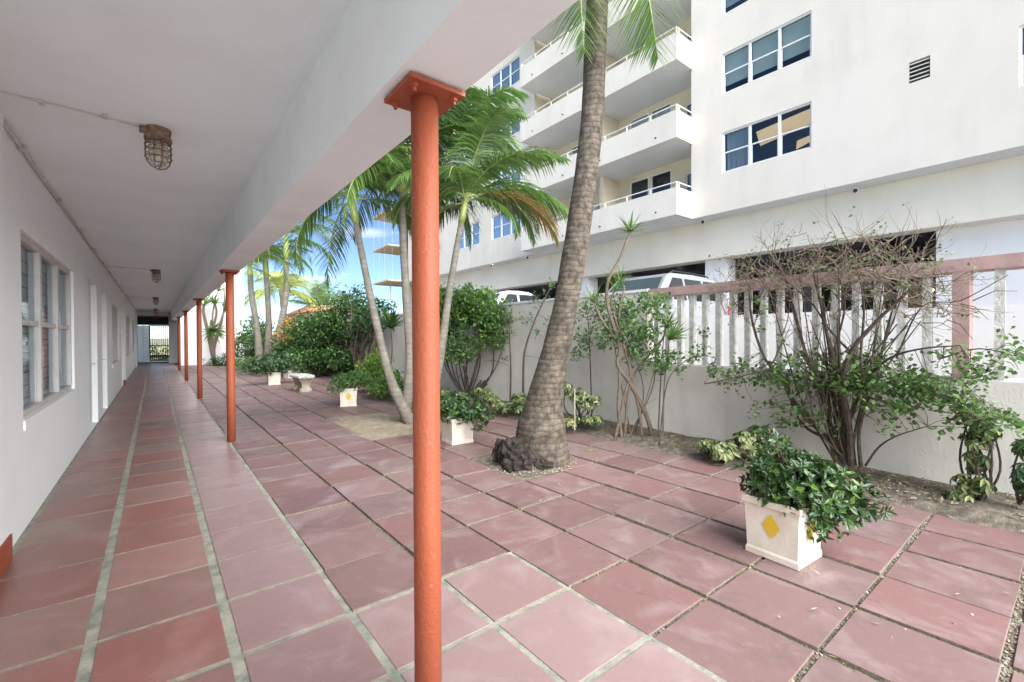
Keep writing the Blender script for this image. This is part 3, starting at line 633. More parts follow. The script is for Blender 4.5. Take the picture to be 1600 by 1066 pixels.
for k, (c_, d_) in enumerate(rows):
    for a_, b_ in ((5.15, 7.92), (-1.85, .93), (19.18, 21.88), (23.2, 25.9), (28.3, 31.0)):
        if k > 4 and a_ > 15: continue
        kd = 'curtain' if k == 0 else 'blind'
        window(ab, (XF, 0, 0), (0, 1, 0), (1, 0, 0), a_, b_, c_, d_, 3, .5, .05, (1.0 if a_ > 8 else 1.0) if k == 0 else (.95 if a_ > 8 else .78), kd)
lr = MB(); lr.add([(XF+.30, 5.22, 8.58), (XF+.62, 5.22, 8.25), (XF+.62, 6.9, 8.02), (XF+.30, 6.9, 8.42)], [(0,1,2,3)]); lr.add([(XF+.5, 5.3, 7.62), (XF+.58, 5.3, 7.86), (XF+.58, 5.75, 7.80), (XF+.5, 5.75, 7.50)], [(0,1,2,3)]); lr.build('lit_ceiling', M['room_lit'], ab)  # emissive panels stand in for lamplight inside the room
ve = MB(); 
for i in range(5): z = 8.21 + i * .105; ve.add([(XF-.01, 2.47, z+.02), (XF-.01, 2.87, z+.02), (XF+.06, 2.87, z+.085), (XF+.06, 2.47, z+.085)], [(0, 1, 2, 3)])
ve.box(XF+.08, XF+.09, 2.46, 2.88, 8.18, 8.74, 1); ve.build('vent', [M['facade'], M['dark']], ab)
for z in lv[:6]:
    for a_, b_, c_, d_ in unit_holes(z): window(ab, (XR, 0, 0), (0, 1, 0), (1, 0, 0), a_, b_, c_, d_, 1, .5, .03, .9, 'curtain' if rnd.random() < .5 else 'none', gm=M['glass_far'] , sash=False)
# overhang underside, recessed band, ground storey
so = MB(); so.box(XF+.02, 16.58, -13.9, 33.1, Z0+.004, Z0+.25); so.box(XB+.13, XF-.003, 9.2, 17.7, Z0-.0, Z0+.008); so.build('overhang', M['soffit'], ab)
bd = MB(); bd.box(16.6, 17.3, -14, 33, 4.42, Z0+.2); bd.build('band', M['band'], ab)
MB().box(17.3, 17.6, -14, 2.55, 1.1, 4.5).build('ground_floor_wall', M['white'], ab); MB().box(17.3, 17.6, 24, 33, 1.1, 4.5).build('ground_floor_wall', M['white'], ab)
for a_, b_ in ((8.35, 9.2), (15.3, 16.1)): MB().box(17.0, 17.7, a_, b_, 1.1, 4.43).build('pillar', M['white'], ab)
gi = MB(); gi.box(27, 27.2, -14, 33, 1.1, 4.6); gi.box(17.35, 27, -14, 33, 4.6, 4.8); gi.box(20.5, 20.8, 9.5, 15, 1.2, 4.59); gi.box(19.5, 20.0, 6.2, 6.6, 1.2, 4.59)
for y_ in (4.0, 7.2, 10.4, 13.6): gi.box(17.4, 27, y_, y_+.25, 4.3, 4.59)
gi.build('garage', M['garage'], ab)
t = empty('storage_cabinet', (19.4, 3.35, 1.18), 'brown wooden cabinet in the dark garage behind the pickets', 'cabinet')
MB().box(-.25, .25, -.45, .35, 0, 2.0).build('case', M['brownwood'], t); MB().box(-.27, -.251, -.43, -.05, .05, 1.95).build('door', M['brownwood'], t); MB().box(-.27, -.251, -.03, .33, .05, 1.95).build('door', M['brownwood'], t)
t = empty('garage_wall_lamp', (17.9, 2.75, 2.8), 'small lit wall lamp at the right edge of the garage opening', 'wall lamp')
MB().lathe((0, 0, 0), [(.001, .07), (.06, .05), (.075, 0), (.05, -.06), (.001, -.07)], 10).build('shade', M['lit'], t, smooth=True); MB().box(-.02, .3, -.02, .02, .06, .09).build('arm', M['black'], t)
# spot lamps under the overhang
for (x, y), l in zip([(16.3, 4.2), (16.2, 8.85), (15.9, 18.6), (15.9, 21.9), (15.9, 26.6)], ('round spotlight under the overhang, rightmost of the row', 'round spotlight under the overhang beside the balcony corner', 'round spotlight under the overhang just left of the leaning palm trunk',
      'round spotlight under the overhang above the parked white car', 'round spotlight under the overhang farthest left behind the palm stem')):
    t = empty('spotlight', (x, y, Z0), l, 'spotlight', 'spotlights under the overhang')
    MB().lathe((0, 0, 0), [(.001, 0), (.06, 0), (.06, -.03), (.001, -.035)], 10).build('base', M['frame'], t)
    h = MB().tube([(0, 0, -.03), (-.03, -.02, -.08), (-.13, -.06, -.13)], [.02, .05, .085], 12); h.build('head', M['frame'], t, smooth=True)
    MB().tube([(-.131, -.061, -.131), (-.145, -.068, -.137)], [.06, .058], 12).build('lens', M['black'], t)
# corner balconies of the far block
cb = empty('corner_tower', (0, 0, 0), 'far corner of the block with stacked tan undersided balcony slabs', 'building')
for k in range(5):
    z = 5.9 + 2.75 * k
    s = MB(); s.add([(14.25, 33.5, z), (19, 33.5, z), (19, 37.2, z), (14.45, 37.2, z), (14.25, 33.5, z+.10), (19, 33.5, z+.10), (19, 37.2, z+.10), (14.45, 37.2, z+.10)], [(0,3,2,1),(4,5,6,7),(0,1,5,4),(1,2,6,5),(2,3,7,6),(3,0,4,7)])
    for i in range(8): s.box(14.5, 16.5, 33.7+i*.43, 33.76+i*.43, z-.04, z-.004)
    sb = s.build('balcony_slab', M['tan'], cb)
    if k < 4:
        for x_, y_ in ((14.45, 36.9), (14.4, 35.6), (14.35, 34.4), (14.7, 33.7), (15.4, 33.7), (16.1, 33.7), (15.3, 36.9)): MB().tube([(x_, y_, z+.16), (x_, y_, z+2.7)], .008, 4).build('cable', M['conduit'], sb)
MB().box(17.2, 20, 33.6, 37.1, 0, 19).build('wall', M['facade'], cb); MB().tube([(15.3, 35.5, -.1), (15.3, 35.5, 5.85)], .06, 8).build('post', M['conduit'], cb)

# ------------------------------------------------------------------ parked cars (nose towards -X)
def car(x0, y0, z0, L, W, Hh, label, paint, rails=True):
    t = empty('parked_car', (x0, y0, z0), label, 'car', 'cars parked along the driveway')
    # side profile along x: (x, sill z, belt z), then greenhouse
    b = MB(); st = [(0, .42, .72, .80), (.06, .30, .92, .90), (.35, .26, 1.0, .96), (1.15, .24, 1.12, 1.0), (1.5, .24, 1.16, 1.0), (3.0, .24, 1.2, 1.0), (L-.5, .26, 1.2, 1.0), (L-.12, .32, 1.16, .97), (L, .42, .95, .88)]
    vs = []
    for x, s_, b_, k in st:
        h = W/2*k; vs += [(x, W/2-h+.04, s_), (x, W/2-h, s_+.2), (x, W/2-h, b_-.12), (x, W/2-h+.07, b_), (x, W/2+h-.07, b_), (x, W/2+h, b_-.12), (x, W/2+h, s_+.2), (x, W/2+h-.04, s_)]
    n = len(st); b.add(vs, [(8*i+k, 8*i+(k+1) % 8, 8*i+8+(k+1) % 8, 8*i+8+k) for i in range(n-1) for k in range(8)] + [tuple(range(8)), tuple(range(8*n-1, 8*n-9, -1))])
    b.build('body', paint, t, smooth=False)
    # greenhouse: bottom ring on the belt, top ring the roof
    xa, xb, xc, xd = 1.25, 2.0, L-.65, L-.12; zt = Hh; zb = 1.15; i0, i1 = .05, .20
    g = MB()
    prof = [(xa, zb), (xb-.1, zt-.09), (xb+.12, zt-.02), ((xb+xc)/2, zt), (xc-.2, zt-.03), (xc, zt-.09), (xd, zb+.02)]
    def side(yb, yt):
        o = []
        for x, z in prof:
            k = (z - zb) / (zt - zb); o.append((x, yb + (yt - yb) * k, z))
        return o
    A, B = side(i0, i1), side(W-i0, W-i1); m_ = len(prof)
    g.add(A + B, [(i, i+1, m_+i+1, m_+i) for i in range(m_-1)] + [tuple(range(m_))[::-1], tuple(range(m_, 2*m_))])
    g.build('cabin', paint, t, smooth=False)
    def sidewin(xl0, xl1, xu0, xu1, zl, zu):
        for s_ in (0, 1):
            q = []
            for x, z in ((xl0, zl), (xl1, zl), (xu1, zu), (xu0, zu)):
                k = (z - zb) / (zt - zb); y = i0 + (i1 - i0) * k - .006; q.append((x, y if s_ == 0 else W - y, z))
            MB().add(q, [(0, 1, 2, 3)]).build('side_window', M['car_glass'], t)
    H1 = zt - .13
    sidewin(1.62, 2.62, 2.14, 2.56, 1.2, H1); sidewin(2.70, 3.55, 2.66, 3.45, 1.2, H1); sidewin(3.65, L-.42, 3.56, L-.72, 1.24, H1)
    wd = MB(); wd.add([(xa+.06, i0+.08, zb+.05), (xa+.06, W-i0-.08, zb+.05), (xb-.13, W-i1-.05, zt-.13), (xb-.13, i1+.05, zt-.13)], [(0,1,2,3)])
    wo_ = wd.build('windscreen', M['car_wind'], t); wo_.location = (-.012, 0, .008)
    r_ = MB()
    if rails:
        for y in (i1+.06, W-i1-.06): MB().tube([(2.1, y, zt-.04), (2.3, y, zt+.05), (3.2, y, zt+.055), (L-.95, y, zt+.03), (L-.8, y, zt-.04)], .018, 6).build('roof_rail', M['black'], t)
    for y in (-.17, W+.02): MB().box(1.5, 1.66, y, y+.15, 1.12, 1.27).build('mirror', paint, t)
    for y in (.04, W-.2): MB().box(L-.03, L+.012, y-.02, y+.16, .85, 1.15).build('tail_lamp', M['tail'], t); 
    for y in (-.004, W-.13): MB().box(L-.26, L-.02, y, y+.13, .86, 1.16).build('tail_lamp', M['tail'], t) if y > 0 else MB().box(L-.26, L-.04, .01, .06, .88, 1.12).build('tail_lamp', M['tail'], t)
    for y in (.12, W-.42): MB().box(-.012, .09, y, y+.3, .68, .86).build('headlight', M['frame'], t)
    for x in (.85, L-.9):
        for y in (-.0, W-.2):
            w_ = MB().tube([(x, y, .34), (x, y+.03, .34), (x, y+.19, .34), (x, y+.21, .34)], [.30, .34, .34, .30], 20).build('wheel', M['tyre'], t)
            yy = y-.006 if y < .1 else y+.205
            MB().tube([(x, yy, .34), (x, yy+.012, .34)], .21, 16).build('rim', M['chrome'], w_)
    return t
car(7.80, 6.05, 1.18, 4.9, 1.85, 1.88, 'silver estate car with black roof rails behind the left end of the picket fence', M['car_silver'])
car(7.9, 12.75, 1.18, 4.0, 1.75, 2.0, 'white car whose roof and side windows show above the wall left of the leaning palm', M['car_white'], False)

# ------------------------------------------------------------------ palms
def frond(parent, pts, LW, n=46, mats=None, up=V((0, 0, 1)), start=.12, sag=1.0, width=.034, fwd=(.35, 1.1), vee=.25, both=True):
    pts = [V(p) for p in pts]; path = smooth_path(pts, 5); k = len(path); mb = MB()
    mb.tube(path, lerp_list([.018, .012, .008, .003], k), 5, 1)
    tot = k - 1
    for i in range(n):
        t = start + (1 - start) * (i + .5 * rnd.random()) / n; f = t * tot; j = min(int(f), k - 2); p = path[j].lerp(path[j+1], f - j)
        d = (path[j+1] - path[j]).normalized(); s = d.cross(up)
        if s.length < .2: s = d.cross(V((math.sin(i), .3, .1)))
        s.normalize(); u = s.cross(d)
        ln = LW * (.55 + .75 * math.sin(min(1, (t - start) / (1 - start) * 1.05 + .12) * math.pi) ** .7) * (1 if t < .8 else 1 - (t - .8) * 2.4)
        fw = fwd[0] + (fwd[1] - fwd[0]) * t
        for sd in (1, -1):
            dd = (s * sd + d * fw + u * vee + rv(.10)).normalized()
            mb.blade(p, dd, (d * .8 + u * .5 + rv(.15)).normalized(), ln * rnd.uniform(.85, 1.1), width, sag * rnd.uniform(.7, 1.3), 3)
    return mb.build('frond', [mats or M['palm'], M['rachis']], parent)
def arc(o, az, el, L, droop, n=6):
    p = V(o); pts = [p.copy()]; st = L / n
    for i in range(n):
        t = (i + .5) / n; e_ = el - droop * t ** 1.25
        p = p + V((math.cos(az) * math.cos(e_), math.sin(az) * math.cos(e_), math.sin(e_))) * st; pts.append(p.copy())
    return pts
def palm_stem(parent, pts, rad, m, ring=.09, n=14, amt=.035):
    path = smooth_path(pts, 14); k = len(path); rr = lerp_list(rad, k); acc = 0; out = []
    dense = [path[0]]
    for a_, b_ in zip(path, path[1:]):
        s_ = max(1, int((b_ - a_).length / (ring / 4)))
        for i in range(1, s_ + 1): dense.append(a_.lerp(b_, i / s_))
    m_ = len(dense); rr = lerp_list(rad, m_)
    rr = [r * (1 + amt * ((i % 4) / 3.0 - .5) + .03 * noise.noise(dense[i] * 4)) for i, r in enumerate(rr)]
    return MB().tube(dense, rr, n, lump=.05).build('trunk', m, parent, smooth=True)
def small_palm(name, label, stem, rad, shaft_h, fr, group, LW=.36, m=None, dry=(), bright=(), n=46, tm=None, sm=1):
    base = V(stem[0]); t = empty(name, base, label, 'palm tree', group)
    st = [V(p) - base for p in stem]; palm_stem(t, st, rad, tm or M['trunk_smooth'], .085, amt=.012)
    top = st[-1]; d = (st[-1] - st[-2]).normalized(); r0 = rad[-1]
    MB().tube([top - d*.02, top + d*shaft_h*.25, top + d*shaft_h*.6, top + d*shaft_h], [r0*1.0, r0*1.25, r0*1.1, r0*.6], 12).build('crownshaft', M['shaft'], t, smooth=True)
    c = top + d * shaft_h
    for i, (az, el, L, dr) in enumerate(fr):
        frond(t, arc(c - d*.05*(i % 3), az, el, L, dr), LW * L / 2 * sm, n, M['palm_dry'] if i in dry else (M['palm_bright'] if i in bright else m))
    return t
def ring_fronds(n, L, seed, el=(.2, 1.25), dr=(1.2, 2.0)):
    r = random.Random(seed); return [(2*math.pi*i/n*1.0 + r.uniform(-.25, .25) + seed, r.uniform(*el), L * r.uniform(.85, 1.1), r.uniform(*dr)) for i in range(n)]
G = 'slim palms growing together in the sandy patch'
d0 = 7.72
small_palm('christmas_palm', 'slim grey palm leaning left out of the sandy patch, left of the orange column', [P(645,668,d0), P(612,598,d0), P(588,505,d0), P(568,410,d0), P(556,348,d0)], [.115,.075,.065,.058,.052], .52,
           ring_fronds(16, 2.0, 1, (-.1, 1.2), (1.3, 2.2)), G, LW=.50, n=56)
small_palm('christmas_palm', 'slim upright palm stem just left of the big orange column', [P(634,655,d0+.1), P(640,560,d0+.1), P(634,450,d0+.1), P(629,350,d0+.1), P(629,300,d0+.1)], [.10,.07,.072,.066,.06], .55,
           ring_fronds(17, 2.1, 2, (-.1, 1.2), (1.3, 2.1)), G, LW=.50, n=56)
small_palm('christmas_palm', 'slim palm leaning right behind the big orange column, one browning frond in its crown', [P(660,665,d0), P(684,575,d0), P(703,450,d0), P(716,375,d0), P(721,348,d0)], [.12,.085,.068,.056,.05], .45,
           [(-.25-R(0), .35, 1.75, 1.9), (.0, .75, 2.1, 1.7), (-.7, .5, 2.05, 1.5), (-1.2, .9, 1.7, 1.5), (1.0, .8, 1.6, 1.7), (1.7, .6, 1.6, 1.8), (2.5, .5, 1.6, 2.0), (3.3, .7, 1.7, 1.8), (-2.3, .7, 1.6, 1.7), (-1.7, 1.2, 1.7, 1.2), (-.5, 1.0, 2.1, 1.3), (.3, 1.25, 1.9, 1.1), (-.45, .3, 2.0, 1.6), (-.95, .1, 1.3, 1.7), (2.0, .0, 1.3, 1.4)], G, LW=.56, dry=(12,), n=60)
small_palm('christmas_palm', 'tallest slim palm, its stem hidden behind the orange column and bright young fronds on top', [P(652,668,d0+.25), P(655,560,d0+.3), P(668,400,d0+.4), P(690,300,d0+.4), P(712,235,d0+.4)], [.12,.08,.07,.06,.055], .3,
           ring_fronds(15, 1.5, 5, (.3, 1.3), (1.0, 1.8)), G, LW=.60, bright=(0, 3, 5, 8), n=54)
G2 = 'slim palms in the far bed'
d1 = 19.0
for (st, lb, s) in (([P(406,565,d1), P(401,510,d1), P(393,460,d1), P(391,432,d1)], 'leftmost of the three slim palms beyond the farthest planter', 11),
                    ([P(418,562,d1+.4), P(420,510,d1+.4), P(418,460,d1+.4), P(416,432,d1+.4)], 'middle one of the three slim palms beyond the farthest planter', 12),
                    ([P(428,560,d1-.3), P(438,510,d1-.3), P(447,460,d1-.3), P(447,405,d1-.3)], 'right one of the three slim palms beyond the farthest planter, its dark stem curving up', 13)):
    small_palm('slim_palm', lb, st, [.17,.13,.11,.10], 1.0 if s != 11 else .5, ring_fronds(12, 2.7, s, (.0, 1.1), (1.3, 2.1)), G2, LW=.62, n=40, tm=M['trunk_dark'] if s == 13 else None, sm=.8)
def coconut(label, base, top, rad, n, L, seed, m, LW, el=(-.1, 1.3), dr=(1.0, 1.7), nl=34, group=None):
    b = V(base); t = empty('coconut_palm', b, label, 'palm tree', group); c = V(top) - b
    palm_stem(t, [V((0,0,0)), c * .5 + V((.1, 0, 0)), c], rad, M['trunk_dark'], .3, 10)
    for az, e_, l, d_ in ring_fronds(n, L, seed, el, dr): frond(t, arc(c, az, e_, l, d_), LW, nl, m, width=.06)
    return t
coconut('yellow green coconut palm in sunlight behind the three slim palms', (7.6, 37, -.1), (7.3, 36.5, 5.0), [.25, .18], 15, 3.2, 21, M['palm_yellow'], .85)
coconut('distant palm with upright fronds above the bushes left of the leaning slim palm', (11.0, 41, -.1), (11.1, 41, 3.6), [.25, .2], 12, 3.4, 22, M['palm_far'], .8, (.7, 1.4), (.3, 1.0))
coconut('distant grey green palm rising behind the bush right of the terracotta roof', (14.2, 45, -.1), (14.2, 45, 3.2), [.25, .2], 11, 3.2, 23, M['palm_far'], .7, (.3, 1.3), (.6, 1.3))

# the big leaning coconut palm
bp_ = V((3.52, 4.13, 0)); t = empty('coconut_palm', bp_, 'big coconut palm with ringed trunk leaning right across the courtyard', 'palm tree')
dd_ = 5.42
cen = [(840,735,.37),(846,712,.345),(845,690,.315),(846,662,.288),(851,625,.218),(868,550,.162),(884,475,.146),(897,400,.148),(912,300,.138),(925,187,.134),(930,75,.135),(933,0,.130),(936,-120,.125),(940,-330,.115)]
st = [P(u, v, dd_) - bp_ for u, v, _ in cen]; st[0].z = -.03
path = smooth_path(st, 12); k = len(path); rr = []
rads = [r for *_, r in cen]
seg = len(cen) - 1
for i in range(k):
    f = i / 12; j = min(int(f), seg - 1); r = rads[j] + (rads[j+1] - rads[j]) * (f - j); rr.append(r)
dense, dr_ = [], []
for i in range(k - 1):
    s_ = max(1, int((path[i+1] - path[i]).length / .0125))
    for q in range(s_): dense.append(path[i].lerp(path[i+1], q / s_)); dr_.append(rr[i] + (rr[i+1] - rr[i]) * q / s_)
acc = 0; nxt = .07; ph = 0; fin = []
for i, p in enumerate(dense):
    acc += .0125
    if acc > nxt: acc = 0; nxt = rnd.uniform(.045, .095) * (1.25 if p.z > 1.2 else .8)
    q = acc / nxt; amt = .010 if p.z > 1.0 else .004
    fin.append(dr_[i] * (1 + amt * (q - .5) + .022 * noise.noise(p * 3.1)))
MB().tube(dense, fin, 32, lump=.03).build('trunk', M['bark_palm'], t, smooth=True)
rb = MB()                                   # dark burst of old root stubs on the left of the foot
toc = (EYE - bp_); toc.z = 0; toc.normalize(); lf = V((-toc.y, toc.x, 0)) * -1
rt = V((toc.y, -toc.x, 0)) * -1
left = -(CM @ V((1, 0, 0))); left.z = 0; left.normalize()
def blob(mb, c, r, n=10, m=7, amp=.35):
    c = V(c); vs = []
    for i in range(m + 1):
        for j in range(n):
            th = math.pi * i / m; ph_ = 2 * math.pi * j / n; d = V((math.sin(th)*math.cos(ph_), math.sin(th)*math.sin(ph_), math.cos(th)))
            vs.append(c + V((d.x*r[0], d.y*r[1], d.z*r[2])) * (1 + amp * noise.noise(d * 2.5 + c * 5)))
    mb.add(vs, [(i*n+j, i*n+(j+1) % n, (i+1)*n+(j+1) % n, (i+1)*n+j) for i in range(m) for j in range(n)])
blob(rb, toc*.25 + left*.19 + V((0,0,.20)), (.125,.125,.14), 22, 16, .5)
blob(rb, toc*.32 + left*.15 + V((0,0,.07)), (.16,.14,.13), 22, 16, .5)
blob(rb, toc*.335 + left*.0 + V((0,0,.09)), (.14,.12,.12), 22, 16, .5)
blob(rb, toc*.32 - left*.18 + V((0,0,.05)), (.14,.10,.07), 20, 12, .5)
for i in range(420):
    th = rnd.uniform(-1.5, 1.45); r0 = .33 + rnd.uniform(-.03, .05); hh_ = (.30 if th > .55 else (.19 if th > -.1 else .10)) * rnd.uniform(.3, 1.0)
    d = toc * math.cos(th) + left * math.sin(th); p0 = d * r0 + V((0, 0, hh_)); p1 = d * (r0 + rnd.uniform(.02, .09)) + V((0, 0, max(-.01, hh_ - rnd.uniform(.05, .16)))) + rv(.015)
    rb.tube([p0, (p0 + p1) / 2 + d * .02, p1], [.010, .009, .003], 5)
rb.build('root_mass', M['root'], t)
rp = MB()
for i in range(70):
    th = rnd.uniform(-.9, .3); d = toc * math.cos(th) + left * math.sin(th); p0 = d * .37 + V((0, 0, rnd.uniform(.06, .15))); p1 = d * rnd.uniform(.41, .46) + V((0, 0, -.01)); rp.tube([p0, (p0+p1)/2 + d*.015, p1], [.005,.007,.003], 5)
rp.build('root_tips', M['twig'], t)
top = st[-1]
hang = [[(945,-340,5.4),(985,-230,5.2),(1002,-120,5.1),(1010,-30,5.05),(1020,35,5.05),(1028,92,5.05)],
        [(940,-340,5.4),(915,-240,5.2),(906,-130,5.1),(906,-50,5.05),(908,10,5.0),(913,82,5.0)]]
for hp in hang:
    frond(t, [P(*q) - bp_ for q in hp], .66, 80, M['palm'], up=-(CM @ V((0, 0, -1))), start=.3, sag=.25, width=.034, fwd=(1.1, 1.5), vee=.05)
for i, (az, e_, l, d_) in enumerate(ring_fronds(11, 3.6, 31, (.0, 1.2), (.9, 1.6))):
    if -2.9 < ((az + math.pi) % (2*math.pi)) - math.pi < -1.0 and e_ < .5: continue
    frond(t, arc(top, az, max(e_, .25), l, d_ * .8), .7, 40, M['palm'], width=.045)

# ------------------------------------------------------------------ shrubs
def grow(mb, p, d, L, r, lvl, ends, wig=.35, up=.0, nb=(2, 4), n=5, spread=.8, taper=.55, mi=0):
    pts = [p.copy()]; rad = [r]; q = p.copy(); dd = d.normalized()
    for i in range(n):
        dd = (dd + rv(wig) / n * 1.8 + V((0, 0, up)) / n).normalized(); q = q + dd * L / n; pts.append(q.copy()); rad.append(r * (1 - (1 - taper) * (i + 1) / n))
    mb.tube(pts, rad, 6 if r > .008 else (4 if r > .004 else 3), mi, caps=False)
    if lvl <= 0: ends.append((pts, dd)); return
    for _ in range(rnd.randint(*nb)):
        k = rnd.randint(max(1, n - 3), n); nd = (dd + unit() * spread).normalized(); grow(mb, pts[k], nd, L * rnd.uniform(.55, .85), rad[k] * .75, lvl - 1, ends, wig, up, nb, n, spread, taper, mi)
def limbs_to(mb, base, target, r0, r1, n=10, bow=.15):
    base, target = V(base), V(target); mid = (base + target) / 2 + rv(bow) * (target - base).length
    mid.z = base.z + (target.z - base.z) * .45
    pts = smooth_path([base, mid, target], n // 2); mb.tube(pts, lerp_list([r0, r1], len(pts)), 7, caps=False); return pts
def shrub(name, label, cat, base, blobs, leaves, L, W, m, stem=.02, nst=3, group=None, far=False, bark=None, twigs=.5, up=.4, m2=None, m2p=0):
    base = V(base); t = empty(name, base, label, cat, group); b = MB(); lf = MB()
    tot = sum(bl[1][0]*bl[1][1]*bl[1][2] for bl in blobs)
    for c, r, *_ in blobs:
        c = V(c) - base; k = max(1, nst)
        for _ in range(k):
            tg = c + V((rnd.gauss(0, .35)*r[0], rnd.gauss(0, .35)*r[1], rnd.uniform(-.5, .3)*r[2]))
            pts = limbs_to(b, rv(.04) * V((1, 1, 0)).x if False else V((rnd.uniform(-.06, .06), rnd.uniform(-.06, .06), -.02)), tg, stem, stem*.4)
            for _ in range(4):
                q = pts[rnd.randint(len(pts)//2, len(pts)-1)]; d = unit(); e_ = q + V((d.x*r[0], d.y*r[1], d.z*r[2]))*.7
                b.tube([q, (q+e_)/2 + rv(.05), e_], [stem*.35, stem*.25, stem*.12], 4, caps=False)
        nl = int(leaves * (r[0]*r[1]*r[2]) / tot)
        ncl = max(6, nl // 9)
        for _ in range(ncl):
            d = unit(); rad = rnd.random() ** .38; pc = c + V((d.x*r[0], d.y*r[1], d.z*r[2])) * rad * (1 + .30 * noise.noise(d * 2.2 + c * 3))
            out = (V((d.x, d.y, d.z)) + V((0, 0, up))).normalized()
            for _ in range(9):
                ld = (out * .5 + unit()).normalized(); p = pc + rv(L * 1.1); s_ = rnd.uniform(.6, 1.15); nr = (V((0, 0, 1)) + unit() * .7)
                mi = 1 if m2 and rnd.random() < m2p else 0
                (lf.leaf2 if far else lf.leaf)(p, ld, nr, L * s_, W * s_, mi)
    if b.v: b.build('branches', bark or M['wood'], t)
    lf.build('foliage', [m, m2] if m2 else m, t); return t
# big bush left of the leaning palm
shrub('broadleaf_bush', 'big bright green bush against the wall between the orange column and the leaning palm', 'bush', (5.75, 9.0, 0),
      [(P(745,482,10.2), (.65,.8,.42)), (P(700,495,10.4), (.6,.7,.48)), (P(785,508,10.0), (.40,.5,.24)), (P(800,480,10.0), (.22,.25,.12)), (P(735,462,10.2), (.3,.3,.12)), (P(720,472,10.2), (.5,.6,.32)), (P(715,545,10.1), (.4,.5,.35)), (P(765,530,10.0), (.35,.45,.25)), (P(690,470,10.6), (.4,.4,.28))], 8200, .10, .058, M['lf_boug'], .022, 2, m2=M['lf_lime'], m2p=.10)
def thin_tree(label, pix, d, r, leafspots, m, L=.06, W=.04, n=26, cat='small tree', extra=None):
    base = P(*pix[0], d); base.z = .02; t = empty('thin_shrub', base, label, cat); b = MB(); lf = MB()
    pts = smooth_path([V((0, 0, 0))] + [P(u, v, d) - base for u, v in pix[1:]], 5); b.tube(pts, lerp_list([r, r*.35], len(pts)), 6, caps=False)
    for (u, v, s) in leafspots:
        c = P(u, v, d + rnd.uniform(-.1, .1)) - base; q = min(pts, key=lambda p: (p - c).length); b.tube([q, (q+c)/2 + rv(.03), c], [.006, .005, .003], 4, caps=False)
        for _ in range(4): e_ = c + rv(s); b.tube([c, e_], [.003, .0015], 3, caps=False)
        for _ in range(n):
            p = c + unit() * s * rnd.random() ** .5; lf.leaf(p, unit(), V((0, 0, 1)) + unit() * .5, L * rnd.uniform(.6, 1.1), W * rnd.uniform(.6, 1.1), 0)
    b.build('stem', M['wood'], t); lf.build('foliage', m, t); return t
thin_tree('thin bare stemmed shrub with pink tipped sprigs right of the big bright bush', [(797,628),(798,570),(796,520),(800,480)], 8.9, .022, [(776,530,.14),(800,520,.12),(815,500,.14),(790,560,.1),(830,500,.15)], M['lf_green'], n=22)
thin_tree('thin dark forked shrub leaning right just left of the palm trunk', [(817,622),(818,570),(822,540),(836,500),(850,470),(860,450)], 8.5, .028, [(850,460,.18),(862,445,.14),(838,520,.12),(850,560,.08),(835,470,.14),(856,500,.12)], M['lf_boug'], n=24)
thin_tree('leafy shrub with thin stems right behind the leaning palm', [(925,600),(922,560),(920,520),(918,490)], 7.6, .014, [(905,530,.2),(925,515,.22),(895,500,.2),(930,495,.2),(912,480,.2),(940,540,.12),(900,555,.12),(915,540,.22),(890,480,.16),(935,475,.18),(950,510,.14)], M['lf_boug'], .065, .045, 60)
# dracaena group
def rosette(mb, c, d, n, L, W, sag=.5, spread=1.0):
    d = V(d).normalized()
    for i in range(n):
        u = unit(); u = (u - d * u.dot(d)).normalized(); k = rnd.random() ** .7 * spread
        ld = (d * (1 - k * .75) + u * (.25 + k)).normalized(); mb.blade(V(c) + rv(.015), ld, ld.cross(d + rv(.1)).normalized(), L * rnd.uniform(.7, 1.1), W, sag * rnd.uniform(.3, 1.2) * k, 4)
def dracaena(label, base, canes, L=.3, W=.018, n=46, group=None, m=None):
    base = V(base); t = empty('dracaena', base, label, 'dracaena', group); b = MB(); lf = MB()
    for pts, r, d, k in canes:
        pp = smooth_path([V(p) - base for p in pts], 6); b.tube(pp, lerp_list([r, r*.55], len(pp)), 7, caps=True, lump=.1)
        if k: rosette(lf, pp[-1], (pp[-1]-pp[-2]).normalized()*.6 + V(d), int(n*k), L, W)
    b.build('cane', M['twig'], t); lf.build('leaves', m or M['lf_drac'], t); return t
dA = 6.5
D6 = lambda *l: [P(u, v, dA) for u, v in l]
dracaena('tall dracaena with crossing bare canes and spiky heads near the fence end', P(990,690,dA) * 1.0,
    [(D6((1022,692),(1010,650),(985,600),(965,570),(968,540),(950,480),(950,440),(968,405),(985,362)), .035, (0,0,1), 1.4),
     (D6((972,690),(966,640),(968,590),(966,540),(940,500),(928,472)), .026, (0,0,1), 1.0),
     (D6((960,690),(975,620),(985,580),(975,540),(962,500),(955,470),(962,452)), .022, (.1,-.1,1), .8),
     (D6((1003,680),(998,640),(985,580),(970,520),(968,480),(975,452),(970,440)), .024, (.2,0,1), .8),
     (D6((975,690),(985,600),(1010,560),(1035,530),(1040,512)), .020, (.5,-.3,.8), 1.3)], .33, .017, 44)
thin_tree('bare stem topped by a spiky green head in front of the fence pickets', [(1028,676),(1032,600),(1036,540),(1040,500)], 6.35, .012, [(1035,500,.12)], M['lf_drac'])
dr2 = dracaena('wide spiky dracaena head hanging in front of the left fence pickets', P(1036,640,6.3), [(([P(1036,676,6.3), P(1038,600,6.3), P(1046,530,6.25)]), .012, (.5,-.5,.5), 1.5)], .38, .022, 46)
